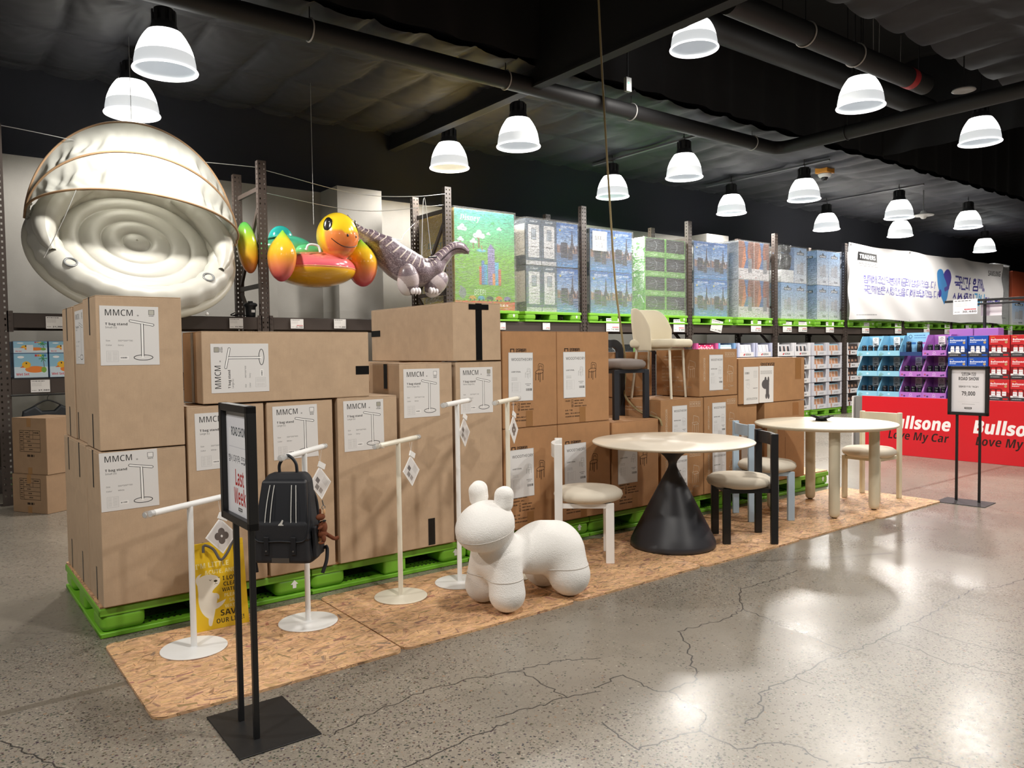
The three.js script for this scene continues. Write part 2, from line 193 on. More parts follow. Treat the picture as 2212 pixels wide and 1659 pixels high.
{ // quilted black insulation hung under the roof
  const quilt = mat([46, 47, 52], .62, { specularIntensity: .6 });
  const pad = (x0, x1, z0, z1, y, step) => {
    const nx = Math.round((x1 - x0) / step), nz = Math.round((z1 - z0) / step), g = new THREE.PlaneGeometry(x1 - x0, z1 - z0, nx, nz), p = g.attributes.position; g.rotateX(Math.PI / 2); g.translate((x0 + x1) / 2, y, (z0 + z1) / 2);
    for (let i = 0; i < p.count; i++) {
      const x = p.getX(i), z = p.getZ(i), wx = x + .12 * (fbm(x * 1.1, z * 1.1, 2) - .4), wz = z + .14 * (fbm(x * 1.3 + 8, z * 1.3, 2) - .4), cu = Math.abs(Math.sin(wx * Math.PI / .62)), cv = Math.abs(Math.sin(wz * Math.PI / 1.15)), b = Math.pow(cu, .5) * Math.pow(cv, .35);
      const px = Math.round(wx / .62) * .62, pz = Math.round(wz / 1.15) * 1.15, r = Math.hypot(wx - px, wz - pz), an = Math.atan2(wz - pz, wx - px);
      p.setY(i, y - .085 * b - .05 * (fbm(x * .8, z * .8 + 30, 3) - .4) - .011 * Math.sin(an * 9 + 5 * noise(x * 4, z * 4)) * Math.exp(-r * 3.4) * Math.min(1, r * 9) - .02 * (fbm(x * 3.4 + z, z * 9, 3) - .45));
    } g.computeVertexNormals(); return g;
  };
  struct('ceiling_insulation', join(pad(-3, 8, -10.5, -7.02, 4.74, .035), pad(8, 34, -10.5, -7.02, 4.74, .07), bx(37, .04, 3.5, 15.5, 4.84, -8.76)), quilt);
  struct('ceiling_insulation_001', join(pad(6.6, 20, -4.2, 1, 4.85, .06), bx(13.4, .04, 5.2, 13.3, 4.95, -1.6)), quilt);
  const drape = (L, H, ax, ay, az, turn) => { const g = new THREE.PlaneGeometry(L, H, L / .05 | 0, 6), p = g.attributes.position; for (let i = 0; i < p.count; i++) p.setZ(i, .035 * Math.sin(p.getX(i) * 9 + 2 * noise(p.getX(i) * 2, 3)) + .02 * fbm(p.getX(i) * 3, p.getY(i) * 2, 2)); g.computeVertexNormals(); return at(g, ax, ay, az, 0, turn); };
  struct('ceiling_curtain', join(drape(37, 1.5, 15.5, 5.5, -6.98, 0), drape(2.6, 1.5, 13.6, 5.5, -5.6, -Math.PI / 2)), mat([15, 15, 18], .85));
  struct('beam', join(bx(.05, 1.8, 17.5, 5.82, 5.36, -1.75), bx(.14, .03, 17.5, 5.83, 4.47, -1.75)), mat([9, 10, 13], .8));
}
// ---------- hanging lamps ----------
{
  const glowTop = mat([250, 250, 246], .4, { emissive: S(255, 255, 250), emissiveIntensity: 3.2 }), glowSkirt = mat([225, 228, 226], .3, { emissive: S(244, 248, 250), emissiveIntensity: .5 }), glowRim = mat([250, 250, 250], .3, { emissive: S(255, 250, 255), emissiveIntensity: 1.2 }), glowIn = mat([170, 175, 178], .35, { emissive: S(205, 212, 220), emissiveIntensity: .3 });
  const R = .268, prof = (y) => [[0, .268], [.06, .264], [.12, .254], [.18, .238], [.24, .214], [.30, .18], [.34, .15]].reduce((a, p, i, l) => i && y <= p[0] + 1e-6 && y >= l[i - 1][0] - 1e-6 ? l[i - 1][1] + (p[1] - l[i - 1][1]) * (y - l[i - 1][0]) / (p[0] - l[i - 1][0]) : a, .15);
  const wall = (y0, y1, off) => lathe(Array.from({ length: 9 }, (_, i) => { const y = y0 + (y1 - y0) * i / 8; return [prof(y) + off, y]; }), 48);
  const ribs = (g) => { g = g.toNonIndexed(); g.computeVertexNormals(); return toCreasedNormals(g, .6); };
  const proto = thing('pendant_lamp', '', 'lamp');
  part(proto, 'shade', join(ribs(wall(.13, .34, 0)), lathe([[.15, .34], [0, .345]], 40)), glowTop, 'bright white upper bell');
  part(proto, 'skirt', ribs(wall(.008, .13, 0)), glowSkirt, 'clear ribbed lower bell');
  part(proto, 'lining', join(wall(.01, .33, -.006)), glowIn);
  part(proto, 'rim', at(new THREE.TorusGeometry(R + .004, .011, 8, 56), 0, 0, 0, Math.PI / 2), glowRim);
  part(proto, 'housing', join(cyl(.1, .13, .1, 0, .39, 0, 28), cyl(.085, .085, .12, 0, .49, 0, 28), ...Array.from({ length: 10 }, (_, i) => at(bx(.012, .12, .03), .1 * Math.cos(i * .628), .47, .1 * Math.sin(i * .628), 0, -i * .628))), M.black, 'black ballast housing');
  part(proto, 'hook', join(tube([[0, .55, 0], [.02, .58, 0], [0, .62, 0], [-.02, .6, 0]], .006, 16, 6), cyl(.006, .006, .12, 0, .66, 0, 8)), M.black);
  const say = ['hanging just above the round canopy float on the rack', 'hanging over the gap between two wire-hung inflatables', 'hanging nearest behind the slanted rope', 'hanging third of the front row above the racks', 'hanging above the racks left of the white hanging speaker', 'hanging far off beyond the white speaker horn', 'hanging low, its rim touching the top of the round canopy float', 'hanging behind the row of racks above the purple-grey dinosaur', 'hanging behind the slanted rope above the blue luggage boxes', 'hanging above the shoe boxes at the back wall', 'hanging over the far luggage pallets, back row', 'hanging over the white banner', 'smallest and farthest, over the banner end', 'hanging below the pipe with the red band', 'hanging by a white conduit near the hall corner', 'highest, cut by the edge of the black girder'];
  LAMPS.forEach(([x, y, z], i) => {
    const lab = i < 16 ? 'bell-shaped pendant lamp ' + say[i] : 'bell-shaped pendant lamp over the aisle outside the picture';
    const o = i ? dup(proto, [x, y, z], 0, lab, 'pendant lamps of the hall') : proto; if (!i) { o.position.set(x, y, z); o.userData.label = lab; o.userData.group = 'pendant lamps of the hall'; }
    const l = new THREE.SpotLight(LAMP_COLOR, LAMP_POWER, 0, 1.45, .25, 2); l.position.set(x, y - .015, z); l.target.position.set(x, 0, z); l.castShadow = true; l.shadow.radius = 6; l.shadow.mapSize.set(512, 512); scene.add(l, l.target);
    const top = y > 4.5 ? 6.3 : (z < -7 || z > -4.2 && x > 6.6) ? 4.75 : 6.3;
    if (top - y > .85) part(o, 'rod', cyl(.006, .006, top - y - .7, 0, (top - y + .7) / 2, 0, 6), M.black);
  });
}
// ---------- plastic pallets ----------
const PALLET = (() => {
  const arrow = poly([[-.014, 0], [.014, 0], [.014, .03], [.03, .03], [0, .062], [-.03, .03], [-.014, .03]]), ag = extrude(arrow, .001), G = {};
  G.top = join(bx(1.1, .022, 1.1, 0, .139, 0, .008), ...[-.535, .535].map((x) => bx(.03, .03, 1.1, x, .125, 0, .004)), ...[-.535, .535].map((z) => bx(1.1, .03, .03, 0, .125, z, .004)));
  const hole = (x, z) => cyl(.006, .006, .003, x, .0295, z, 8);
  G.bottom = join(...[-.475, 0, .475].map((z) => bx(1.1, .026, .15, 0, .014, z, .006)), ...[-.475, 0, .475].map((x) => bx(.15, .026, 1.1, x, .0141, 0, .006)));
  const hs = []; for (let i = 0; i < 7; i++) for (const s of [-1, 1]) { hs.push(hole(s * (.16 + i * .03), .5)); hs.push(hole(s * (.17 + i * .03), .44)); }
  G.holes = join(...hs).translate(0, -.0012, 0);
  G.block = []; for (const x of [-1, 0, 1]) for (const z of [-1, 0, 1]) G.block.push(bx(x ? .21 : .16, .102, z ? .21 : .16, x * .442, .076, z * .442, x && z ? .035 : .02));
  G.arrow = [at(ag.clone().scale(.75, .75, 1), .45, .062, .5482)]; G.sticker = bx(.1, .075, .002, 0, .075, .5225);
  G.mark = (o) => { part(o, 'top_deck', G.top, M.green); part(o, 'bottom_deck', G.bottom, M.green); for (const b of G.block) part(o, 'block', b, M.green); };
  return G;
})();
const stickerTex = tex(128, 96, (c, w, h) => { fill(c, w, h, '#1a1a1a'); txt(c, 'TRADERS', 64, 34, 22, { bold: true, align: 'center', color: '#eee' }); txt(c, 'WHOLESALE', 64, 60, 14, { align: 'center', color: '#ddd' }); c.strokeStyle = '#ccc'; c.strokeRect(6, 6, 116, 84); });
M.sticker = mat([255, 255, 255], .5, { map: stickerTex });
let palletProto;
function pallet(x, y, z, label, group, plain) {
  if (!palletProto) { palletProto = thing('plastic_pallet', label, 'pallet', [x, y, z], 0, group); PALLET.mark(palletProto); part(palletProto, 'drain_hole', PALLET.holes, M.rubber); for (const a of PALLET.arrow) part(palletProto, 'arrow_mark', a, M.white, 'white printed arrow'); part(palletProto, 'sticker', uvFront(PALLET.sticker), M.sticker, 'black logo sticker'); return palletProto; }
  return dup(palletProto, [x, y, z], 0, label, group);
}
// strand board: chips drawn one over another
const osbTex = (sd) => tex(1024, 1024, (c, w, h) => {
  const keep = seed; seed = sd; fill(c, w, h, '#dcb48c');
  for (let i = 0; i < 5200; i++) { const x = rnd() * w, y = rnd() * h, L = rr(20, 80), W = rr(4, 18), t = rnd(), k = rr(.84, 1.1), dark = t > .9; c.save(); c.translate(x, y); c.rotate((rnd() < .6 ? 0 : rnd() * 3.1) + rr(-.6, .6)); const r = dark ? rr(130, 164) : 222 * k, g = dark ? rr(104, 130) : 182 * k * rr(.97, 1.03), b = dark ? rr(80, 108) : 142 * k * rr(.93, 1.06); c.fillStyle = css(r, g, b, dark ? .8 : .62); c.beginPath(); c.moveTo(-L / 2, -W / 2 + rr(-3, 3)); c.lineTo(L / 2, -W / 2 + rr(-3, 5)); c.lineTo(L / 2 + rr(-9, 9), W / 2); c.lineTo(-L / 2 + rr(-9, 9), W / 2 + rr(-3, 3)); c.closePath(); c.fill(); if (rnd() < .3) { c.strokeStyle = css(104, 74, 46, .6); c.lineWidth = rr(1, 3); c.beginPath(); c.moveTo(-L / 2, W / 2); c.lineTo(L / 2, W / 2 + rr(-2, 2)); c.stroke(); } if (t < .3) { c.strokeStyle = css(170, 124, 82, .35); c.lineWidth = 1; c.beginPath(); for (let q = 0; q < 3; q++) { c.moveTo(-L / 2, rr(-W, W) / 2); c.lineTo(L / 2, rr(-W, W) / 2); } c.stroke(); } c.restore(); }
  seed = keep;
}, { repeat: .9 });
const osb = [osbTex(11), osbTex(23)].map((t) => mat([255, 250, 244], .62, { map: t, bumpMap: t, bumpScale: .0012 }));
{
  const say = ['under the two front white bag stands', 'under the ivory bag stand', 'under the hind legs of the white plush pony stool', 'under the black cone base of the round table', 'between the black chair and the four-legged table', 'at the display end beside the standing sign'];
  for (let k = 0; k < 6; k++) {
    const g = extrude(rshape(1.092, .985, .05), .012, 0, 8); g.rotateX(-Math.PI / 2);
    const o = solo('strand_board', 'strand board floor panel ' + say[k], 'board', uvm(at(g, 0, 0, 0)), osb[k % 2], 'strand boards laid on the floor');
    o.position.set(1.22 + 1.1 * k, 0, -3.642 + [0, -.012, -.02, -.005, -.008, .01][k]); if (k % 2) o.rotation.y = Math.PI;
  }
  const ps = ['under the two stacks of small bag stand cartons', 'with torn sticker, under the tall tan cartons', 'behind the plush pony, under the brown stool cartons', 'behind the white chair and black cone table', 'behind the black chair, under the brown chair cartons', 'at the far end of the display, half empty'];
  for (let k = 0; k < 6; k++) {
    pallet(1.226 + 1.104 * k, 0, -4.8, 'green floor pallet ' + ps[k], 'pallets under the floor display');
    const s = solo('strand_board_sheet', 'strand board sheet on the pallet ' + ps[k], 'board', uvm(bx(1.09, .012, 1.08, 0, .006, 0)), osb[(k + 1) % 2], 'strand board sheets on the floor pallets'); s.position.set(1.226 + 1.104 * k, .15, -4.8);
  }
}
// ---------- cartons ----------
const PY = .1625;
function carton(label, group, X, Y, Z, m, o = {}) {
  const w = X[1] - X[0], h = Y[1] - Y[0], d = Math.abs(Z[1] - Z[0]), t = thing(o.name || 'carton', label, 'box', [(X[0] + X[1]) / 2, Y[0], (Z[0] + Z[1]) / 2], o.turn || 0, group);
  t.userData.dim = [w, h, d]; const fl = .004;
  part(t, 'body', uvm(bx(w, h - fl - .0005, d, 0, (h - fl) / 2, 0, .005)), m);
  if (o.flaps !== 0) { const al = o.flaps === 'z'; for (const s of [-1, 1]) part(t, 'flap', uvm(al ? bx(w / 2 - .002, fl, d - .002, s * (w / 4), h - fl / 2, 0, .0015) : bx(w - .002, fl, d / 2 - .002, 0, h - fl / 2, s * (d / 4), .0015)), m); }
  return t;
}
const dims = (t) => t.userData.dim;
// put a flat piece on a face: 'f' front (+z), 'l' left (-x), 't' top; (a, b) from the left and the bottom of that face
function onFace(t, name, face, a, b, w, h, m, o = {}) {
  const [W, H, D] = dims(t), th = o.th || .0014, g = sheet(w, h, th, o.cell); if (o.spin) g.rotateZ(o.spin); let q;
  if (face === 'f') q = at(g, -W / 2 + a, b, D / 2 + th / 2 + .0004 + (o.lift || 0), 0, 0, o.rot || 0); else if (face === 'l') q = at(g, -W / 2 - th / 2 - .0004 - (o.lift || 0), b, -D / 2 + a, 0, -Math.PI / 2); else q = at(g, -W / 2 + a, H + th / 2 + .0004, D / 2 - b, -Math.PI / 2);
  return part(t, name, q, m, o.label);
}
const standLabel = (size, mm, col, sw, sub) => tex(480, 580, (c, w, h) => {
  fill(c, w, h, '#dcdad8'); txt(c, 'MMCM', 36, 66, 82, { sx: .9 }); disc(c, 308, 90, 7, 7, '#222'); disc(c, 308, 90, 4, 4, '#dcdad8');
  c.fillStyle = sw; c.fillRect(398, 34, 46, 46); c.strokeStyle = '#222'; c.lineWidth = 3; c.strokeRect(398, 34, 46, 46); txt(c, col.split(' ')[0].toUpperCase(), 421, 92, 15, { align: 'center', bold: true }); if (sub) { c.save(); hangul(c, sub, 421, 110, 15, { align: 'center', weight: .12 }); c.restore(); }
  txt(c, 'T bag stand', 42, 176, 33, { bold: true }); txt(c, size, 42, 210, 24, { color: '#444' }); txt(c, 'Size', 44, 338, 20, { color: '#555' }); txt(c, mm, 140, 338, 20, { color: '#555' }); txt(c, 'Color', 44, 382, 20, { color: '#555' }); txt(c, col, 140, 382, 20, { color: '#555' });
  c.strokeStyle = '#999'; c.lineWidth = 1.4; c.strokeRect(48, 440, 92, 104); for (let i = 0; i < 8; i++) { scrib(c, 56, 452 + i * 11, 30, 3, 'rgba(120,120,120,.6)'); scrib(c, 96, 452 + i * 11, 36, 3, 'rgba(120,120,120,.6)'); } c.fillStyle = '#eceae8'; c.fillRect(154, 490, 70, 34); bars(c, 160, 500, 52, 13);
  const tall = /Extra|Large/.test(size) ? 0 : 10; line(c, [[246, 144], [430, 182]], '#222', 26); line(c, [[246, 144], [430, 182]], '#efeeec', 17); c.fillStyle = '#222'; c.fillRect(328, 170, 26, 320 + tall); c.strokeStyle = '#222'; c.lineWidth = 6; c.beginPath(); c.ellipse(346, 506, 78, 26, 0, 0, 7); c.fillStyle = '#dcdad8'; c.fill(); c.stroke(); c.fillStyle = '#222'; c.fillRect(328, 176, 5, 318); c.fillRect(349, 176, 5, 318); c.fillStyle = '#f3f2f0'; c.fillRect(333, 172, 16, 336);
});
const LB = { si: standLabel('Small (S)', '300*500*700', 'Ivory', '#b8b6ac'), sw: standLabel('Small (S)', '300*500*700', 'White', '#e6e4e2'), lw: standLabel('Large (L)', '300*500*900', 'White - 화이트', '#e6e4e2', '화이트'), li: standLabel('Large (L)', '300*500*900', 'Ivory - 아이보리', '#a29f92', '아이보리'), xw: standLabel('Extra Large (XL)', '350*500*1100', 'White', '#e6e4e2', '화이트'), xi: standLabel('Extra Large (XL)', '350*500*1100', 'Ivory', '#a29f92', '아이보리') };
const lbMat = Object.fromEntries(Object.entries(LB).map(([k, t]) => [k, mat([255, 255, 255], .55, { map: t })]));
const sideTape = (t, a, n = 2) => { const [W, H] = dims(t); onFace(t, 'tape', 'l', a, H - .095, .022, .19, M.tape, { label: 'black packing tape' }); if (n > 1) onFace(t, 'tape', 'l', a, .09, .02, .17, M.tape, { label: 'black packing tape' }); };
{
  const g = 'bag stand cartons stacked on the left pallets', z0 = -4.22, dp = .36;
  let t = carton('small bag stand carton on the pallet corner, white swatch label, under the ivory one', g, [.692, 1.096], [PY, .932], [z0, z0 - dp], M.card); onFace(t, 'label', 'f', .135, .622, .265, .29, lbMat.sw, { rot: .012 }); sideTape(t, .2);
  t = carton('small bag stand carton in the middle of the lower row along the open pallet edge', g, [.69, 1.09], [PY, .936], [z0 - dp - .008, z0 - 2 * dp - .012], M.card); sideTape(t, .17);
  t = carton('small bag stand carton at the rear of the lower row along the open pallet edge', g, [.69, 1.09], [PY, .936], [z0 - 2 * dp - .014, z0 - 3 * dp - .02], M.card); sideTape(t, .17);
  t = carton('topmost small bag stand carton at the pallet corner with ivory swatch label', g, [.7, 1.096], [.938, 1.7], [z0, z0 - dp], M.card); onFace(t, 'label', 'f', .15, .565, .268, .292, lbMat.si, { rot: -.004 }); sideTape(t, .19);
  t = carton('upper small carton showing its label on the narrow side, behind the corner carton', g, [.712, 1.1], [.938, 1.69], [z0 - dp - .03, z0 - 2 * dp - .02], M.card); onFace(t, 'label', 'l', .18, .57, .262, .29, lbMat.si); onFace(t, 'tape', 'l', .05, .08, .02, .15, M.tape);
  t = carton('upper small carton at the rear end of the tall stack', g, [.704, 1.1], [.938, 1.685], [z0 - 2 * dp - .026, z0 - 3 * dp - .02], M.card); sideTape(t, .17);
  t = carton('large bag stand carton with white label partly behind the black framed sign', g, [1.108, 1.512], [PY, 1.135], [z0, z0 - dp], M.card); onFace(t, 'label', 'f', .17, .785, .262, .3, lbMat.lw, { rot: .01 });
  t = carton('large bag stand carton right behind the hanging backpack', g, [1.528, 1.918], [PY, 1.136], [z0, z0 - dp], M.card); onFace(t, 'label', 'f', .165, .8, .262, .3, lbMat.lw, { rot: .012 });
  t = carton('large bag stand carton with ivory label left of the tall cartons', g, [1.944, 2.338], [PY, 1.142], [z0 + .01, z0 - dp], M.card); onFace(t, 'label', 'f', .17, .81, .262, .3, lbMat.li, { rot: .01 });
  t = carton('tall extra large bag stand carton with white label, black tape at its foot', g, [2.364, 2.752], [PY, 1.336], [z0, z0 - .395], M.cardTan); onFace(t, 'label', 'f', .16, .985, .262, .305, lbMat.xw); onFace(t, 'tape', 'f', .215, .095, .05, .17, M.tape); onFace(t, 'tape', 'l', .22, 1.09, .045, .155, M.tape);
  t = carton('tall extra large bag stand carton with ivory label next to the brown cartons', g, [2.78, 3.152], [PY, 1.336], [z0, z0 - .395], M.cardTan); onFace(t, 'label', 'f', .165, .985, .262, .305, lbMat.xi);
  t = carton('long bag stand carton lying on its side across the large cartons, label turned sideways', g, [1.188, 2.154], [1.1435, 1.528], [z0 + .01, z0 - .35], M.card, { flaps: 'z' }); onFace(t, 'label', 'f', .2, .187, .262, .31, lbMat.li, { spin: Math.PI / 2 }); onFace(t, 'tape', 'f', .922, .158, .086, .05, M.tape); onFace(t, 'tape', 'l', .19, .19, .045, .38, M.tape);
  t = carton('long carton laid end-on across the two tall cartons, black T of tape on its end', g, [2.766, 3.152], [1.3435, 1.727], [z0 - .002, -5.352], M.cardTan); onFace(t, 'tape', 'f', .205, .19, .05, .376, M.tape); onFace(t, 'tape', 'f', .205, .356, .16, .035, M.tape, { lift: .0016 }); onFace(t, 'tape', 'l', .07, .205, .14, .045, M.tape);
  carton('plain tall carton hidden deep behind the two extra large ones', g, [2.4, 3.14], [PY, 1.34], [z0 - .72, z0 - 1.11], M.cardTan);
}
const chairIcon = (c, x, y, s, col, lw) => { c.strokeStyle = col; c.lineWidth = lw; c.lineJoin = c.lineCap = 'round'; c.beginPath(); c.ellipse(x, y, s * .36, s * .13, -.1, 0, 7); c.stroke(); line(c, [[x - s * .12, y - s * .1], [x - s * .1, y - s * .46], [x - s * .02, y - s * .55], [x + s * .3, y - s * .5], [x + s * .38, y - s * .4], [x + s * .36, y]], col, lw); line(c, [[x - s * .02, y - s * .1], [x, y - s * .4], [x + s * .24, y - s * .38], [x + s * .25, y - s * .1]], col, lw); for (const k of [-.33, -.08, .06, .32]) line(c, [[x + s * k, y + s * .06], [x + s * (k - .01), y + s * (.55 + .12 * (k === .06 ? 1 : 0))]], col, lw * 1.6); };
const muffIcon = (c, x, y, s, col, lw) => { line(c, [[x - s * .4, y], [x + s * .1, y - s * .04], [x + s * .3, y + s * .1], [x - s * .2, y + s * .16], [x - s * .4, y]], col, lw); line(c, [[x - s * .3, y], [x - s * .22, y - s * .5], [x + s * .3, y - s * .36], [x + s * .36, y + s * .02]], col, lw); for (const [a, b] of [[-.34, -.36], [-.12, -.12], [.12, .06], [.28, .24]]) line(c, [[x + s * a, y + s * .1], [x + s * b, y + s * .75]], col, lw); };
const makerLabel = (name, ic) => tex(300, 520, (c, w, h) => { fill(c, w, h, '#dedede'); c.strokeStyle = '#c8c8c8'; c.lineWidth = 6; c.strokeRect(3, 3, w - 6, h - 6); txt(c, 'WOODTHEORY', 34, 74, 42, { sx: .93 }); txt(c, name, 34, 206, 20, { bold: true, sx: .95 }); for (let i = 0; i < 3; i++) scrib(c, 36, 272 + i * 12, 70, 4, 'rgba(90,90,90,.6)'); c.strokeStyle = '#aaa'; c.lineWidth = 1; c.strokeRect(36, 320, 110, 104); for (let i = 0; i < 8; i++) { scrib(c, 40, 328 + i * 12, 14, 4); scrib(c, 62, 328 + i * 12, 60, 3, 'rgba(130,130,130,.5)'); } ic(c, 236, 220, 90, '#888', 2); scrib(c, 205, 340, 70, 6, '#333'); scrib(c, 220, 356, 40, 6, '#333'); bars(c, 214, 388, 70, 26); });
const lblLoop = mat([255, 255, 255], .5, { map: makerLabel('LOOP STOOL', chairIcon) }), lblMuff = mat([255, 255, 255], .5, { map: makerLabel('MUFFIN CHAIR', muffIcon) });
const printMat = (w, h, draw) => mat([255, 255, 255], .8, { map: tex(w, h, draw), transparent: true });
const loopPrint = printMat(512, 680, (c, w, h) => { const k = 'rgba(52,32,20,.85)'; c.fillStyle = k; c.fillRect(62, 116, 40, 24); c.clearRect(70, 122, 24, 18); hangul(c, '우드떼오리', 112, 128, 26, { color: k, weight: .16, adv: .8 }); chairIcon(c, 346, 288, 110, k, 2.6); const L = ['MODEL : LOOP STOOL', 'QUANTITY : 1PCS', 'COLOR :', '', '', 'G.W. : 7 KG', 'MEAS. : 50.5 x 46.5 x 51 CM', 'COUNTRY OF ORIGIN : CHINA']; L.forEach((s, i) => txt(c, s, 66, 470 + i * 24, 14, { bold: true, color: k })); ['BROWN / BEIGE', 'GRAY / BLACK', 'DARK GRAY / BLACK'].forEach((s, i) => { c.strokeStyle = k; c.lineWidth = 2; c.strokeRect(130, 510 + i * 21, 16, 14); txt(c, s, 158, 518 + i * 21, 13, { bold: true, color: k }); }); line(c, [[133, 556], [138, 562], [145, 553]], k, 2); });
const muffPrint = printMat(512, 400, (c, w, h) => { const k = 'rgba(238,214,186,.62)'; txt(c, 'WOODTHEORY', 60, 70, 34, { rot: Math.PI / 2, color: k, sx: .9 }); c.strokeStyle = k; for (let i = 0; i < 4; i++) { c.lineWidth = 3; c.strokeRect(344 + i * 36, 26, 26, 40); line(c, [[357 + i * 36, 36], [357 + i * 36, 56]], k, 4); line(c, [[350 + i * 36, 42], [364 + i * 36, 42]], k, 3); } muffIcon(c, 420, 200, 120, k, 3); ['OATMEAL', 'GREEN', 'BLUE', 'YELLOW', 'LIGHT BROWN'].forEach((s, i) => { const x = 130 + (i % 3) * 130, y = 322 + (i / 3 | 0) * 34; c.lineWidth = 2; c.strokeRect(x, y - 9, 26, 18); txt(c, s, x + 36, y, 15, { color: k }); }); });
const muffSide = printMat(512, 400, (c, w, h) => { const k = 'rgba(238,214,186,.5)'; for (let i = 0; i < 2; i++) scrib(c, 90, 60 + i * 26, 240, 14, 'rgba(238,214,186,.28)'); ['ITEM : MUFFIN CHAIR', 'QTY : 1 PCS', 'G.W. : 6 KG', 'MEAS. : 53 X 50 X 41 CM', 'COUNTRY OF ORIGIN : CHINA'].forEach((s, i) => txt(c, s, 70, 150 + i * 30, 19, { color: k })); muffIcon(c, 430, 150, 120, k, 3); ['OATMEAL', 'GREEN', 'BLUE', 'YELLOW', 'LIGHT BROWN'].forEach((s, i) => { const x = 90 + (i % 3) * 130, y = 322 + (i / 3 | 0) * 34; c.strokeStyle = k; c.lineWidth = 2; c.strokeRect(x, y - 9, 26, 18); txt(c, s, x + 36, y, 15, { color: k }); }); });
{
  const g = 'brown stool cartons in the middle of the display', z0 = -4.22, D = .56, brown = 'semi-clear brown packing tape', tp = mat([150, 108, 66], .3);
  const loop = (label, X, Y, o = {}) => { const t = carton(label, g, X, Y, [z0, z0 - D], M.cardBrown), [W, H] = dims(t); onFace(t, 'print', 'f', W / 2, H / 2, W - .02, H - .02, loopPrint, { th: .0004, label: 'black carton printing' }); onFace(t, 'label', 'f', W * .32, H - .315, .215, .335, lblLoop, { lift: .0006, rot: o.rot || 0 }); onFace(t, 'tape', 'f', W * .47, .06, .06, .11, tp, { th: .0006, label: brown }); return t; };
  loop('brown stool carton top left, directly right of the tall tan cartons', [3.163, 3.648], [.872, 1.541], { rot: -.01 });
  loop('brown stool carton top right of the four beside the tall tan cartons', [3.652, 4.17], [.872, 1.541]);
  loop('brown stool carton lower left, partly hidden by the plush pony', [3.163, 3.648], [PY, .869], { rot: .01 });
  loop('brown stool carton lower right, behind the white chair', [3.652, 4.178], [PY, .869], { rot: .01 });
  loop('brown stool carton carrying the dark grey chair', [4.2, 4.722], [PY, .848]);
  const g2 = 'brown chair cartons with white line print', D2 = .48;
  const muff = (label, X, Y, Z0 = z0, tag = true) => { const t = carton(label, g2, X, Y, [Z0, Z0 - D2], M.cardDark), [W, H] = dims(t); onFace(t, 'print', 'f', W / 2, H / 2, W - .01, H - .01, muffPrint, { th: .0004, label: 'white line printing' }); onFace(t, 'print', 'l', D2 / 2, H / 2, D2 - .01, H - .01, muffSide, { th: .0004 }); if (tag) onFace(t, 'label', 'f', W * .43, H * .5, .185, .305, lblMuff, { lift: .0006 }); return t; };
  muff('brown chair carton at the bottom, directly behind the black table cone', [4.752, 5.285], [PY, .575]);
  muff('brown chair carton at the bottom, behind the light blue chair', [5.297, 5.765], [PY, .575]);
  muff('brown chair carton under the legs of the cream upholstered chair', [4.752, 5.285], [.58, .993]);
  muff('brown chair carton in the middle of the right stack of three', [5.297, 5.76], [.58, .993]);
  muff('brown chair carton on top of the right stack beside the cream chair', [5.236, 5.752], [.998, 1.402]);
  muff('brown chair carton standing back behind the cream chair and the rope', [4.735, 5.2], [.998, 1.385], z0 - .5, false);
  carton('brown chair carton below the set-back one, on the rear of the pallet', g2, [4.735, 5.2], [PY, .993], [z0 - .5, z0 - 1.0], M.cardDark);
  // the odd box with upside-down print at the right end
  const g3 = 'large plain cartons at the right end', upside = mat([255, 255, 255], .55, { map: tex(300, 460, (c, w, h) => { fill(c, w, h, '#dedcda'); c.translate(w, h); c.rotate(Math.PI); txt(c, 'WOODTHEORY', 26, 66, 38, { sx: .9, color: '#555' }); scrib(c, 26, 196, 90, 9, '#555'); muffIcon(c, 216, 240, 90, '#aaa', 2); scrib(c, 190, 300, 80, 7, '#777'); bars(c, 190, 370, 90, 26, '#666'); for (let i = 0; i < 7; i++) scrib(c, 28, 330 + i * 13, 80, 4, 'rgba(120,120,120,.6)'); }) });
  const figure = mat([255, 255, 255], .55, { map: tex(300, 460, (c, w, h) => { fill(c, w, h, '#e2e0de'); for (let i = 0; i < 7; i++) { c.strokeStyle = '#777'; c.lineWidth = 4; c.strokeRect(30 + i * 35, 62, 20, 26); line(c, [[30 + i * 35, 98], [52 + i * 35, 98]], '#777', 4); } const d = '#565456'; c.fillStyle = d; disc(c, 130, 230, 78, 60, d); c.fillRect(140, 200, 66, 180); disc(c, 130, 170, 22, 34, d); disc(c, 190, 180, 20, 46, d); disc(c, 150, 380, 22, 34, d); disc(c, 196, 384, 22, 34, d); }) });
  let t = carton('large plain carton at the right end with upside-down size print and two paper labels', g3, [5.772, 6.81], [.905, 1.312], [z0, z0 - .45], M.cardDark);
  onFace(t, 'print', 'f', .43, .35, .26, .05, printMat(320, 64, (c, w, h) => { c.translate(w, h); c.rotate(Math.PI); txt(c, '85X43X45', 20, 32, 56, { bold: true, color: 'rgba(40,24,14,.85)', sx: 1.05 }); }), { th: .0004 });
  onFace(t, 'label', 'f', .185, .165, .22, .335, upside); onFace(t, 'label', 'f', .415, .168, .22, .335, figure, { rot: -.01 }); onFace(t, 'tape', 'f', .93, .3, .1, .2, tp, { th: .0006, label: brown });
  t = carton('narrow plain carton under the left end of the upside-down printed box', g3, [5.772, 6.07], [PY, .9], [z0 - .02, z0 - .47], M.cardDark);
  onFace(t, 'label', 'f', .17, .38, .2, .32, figure);
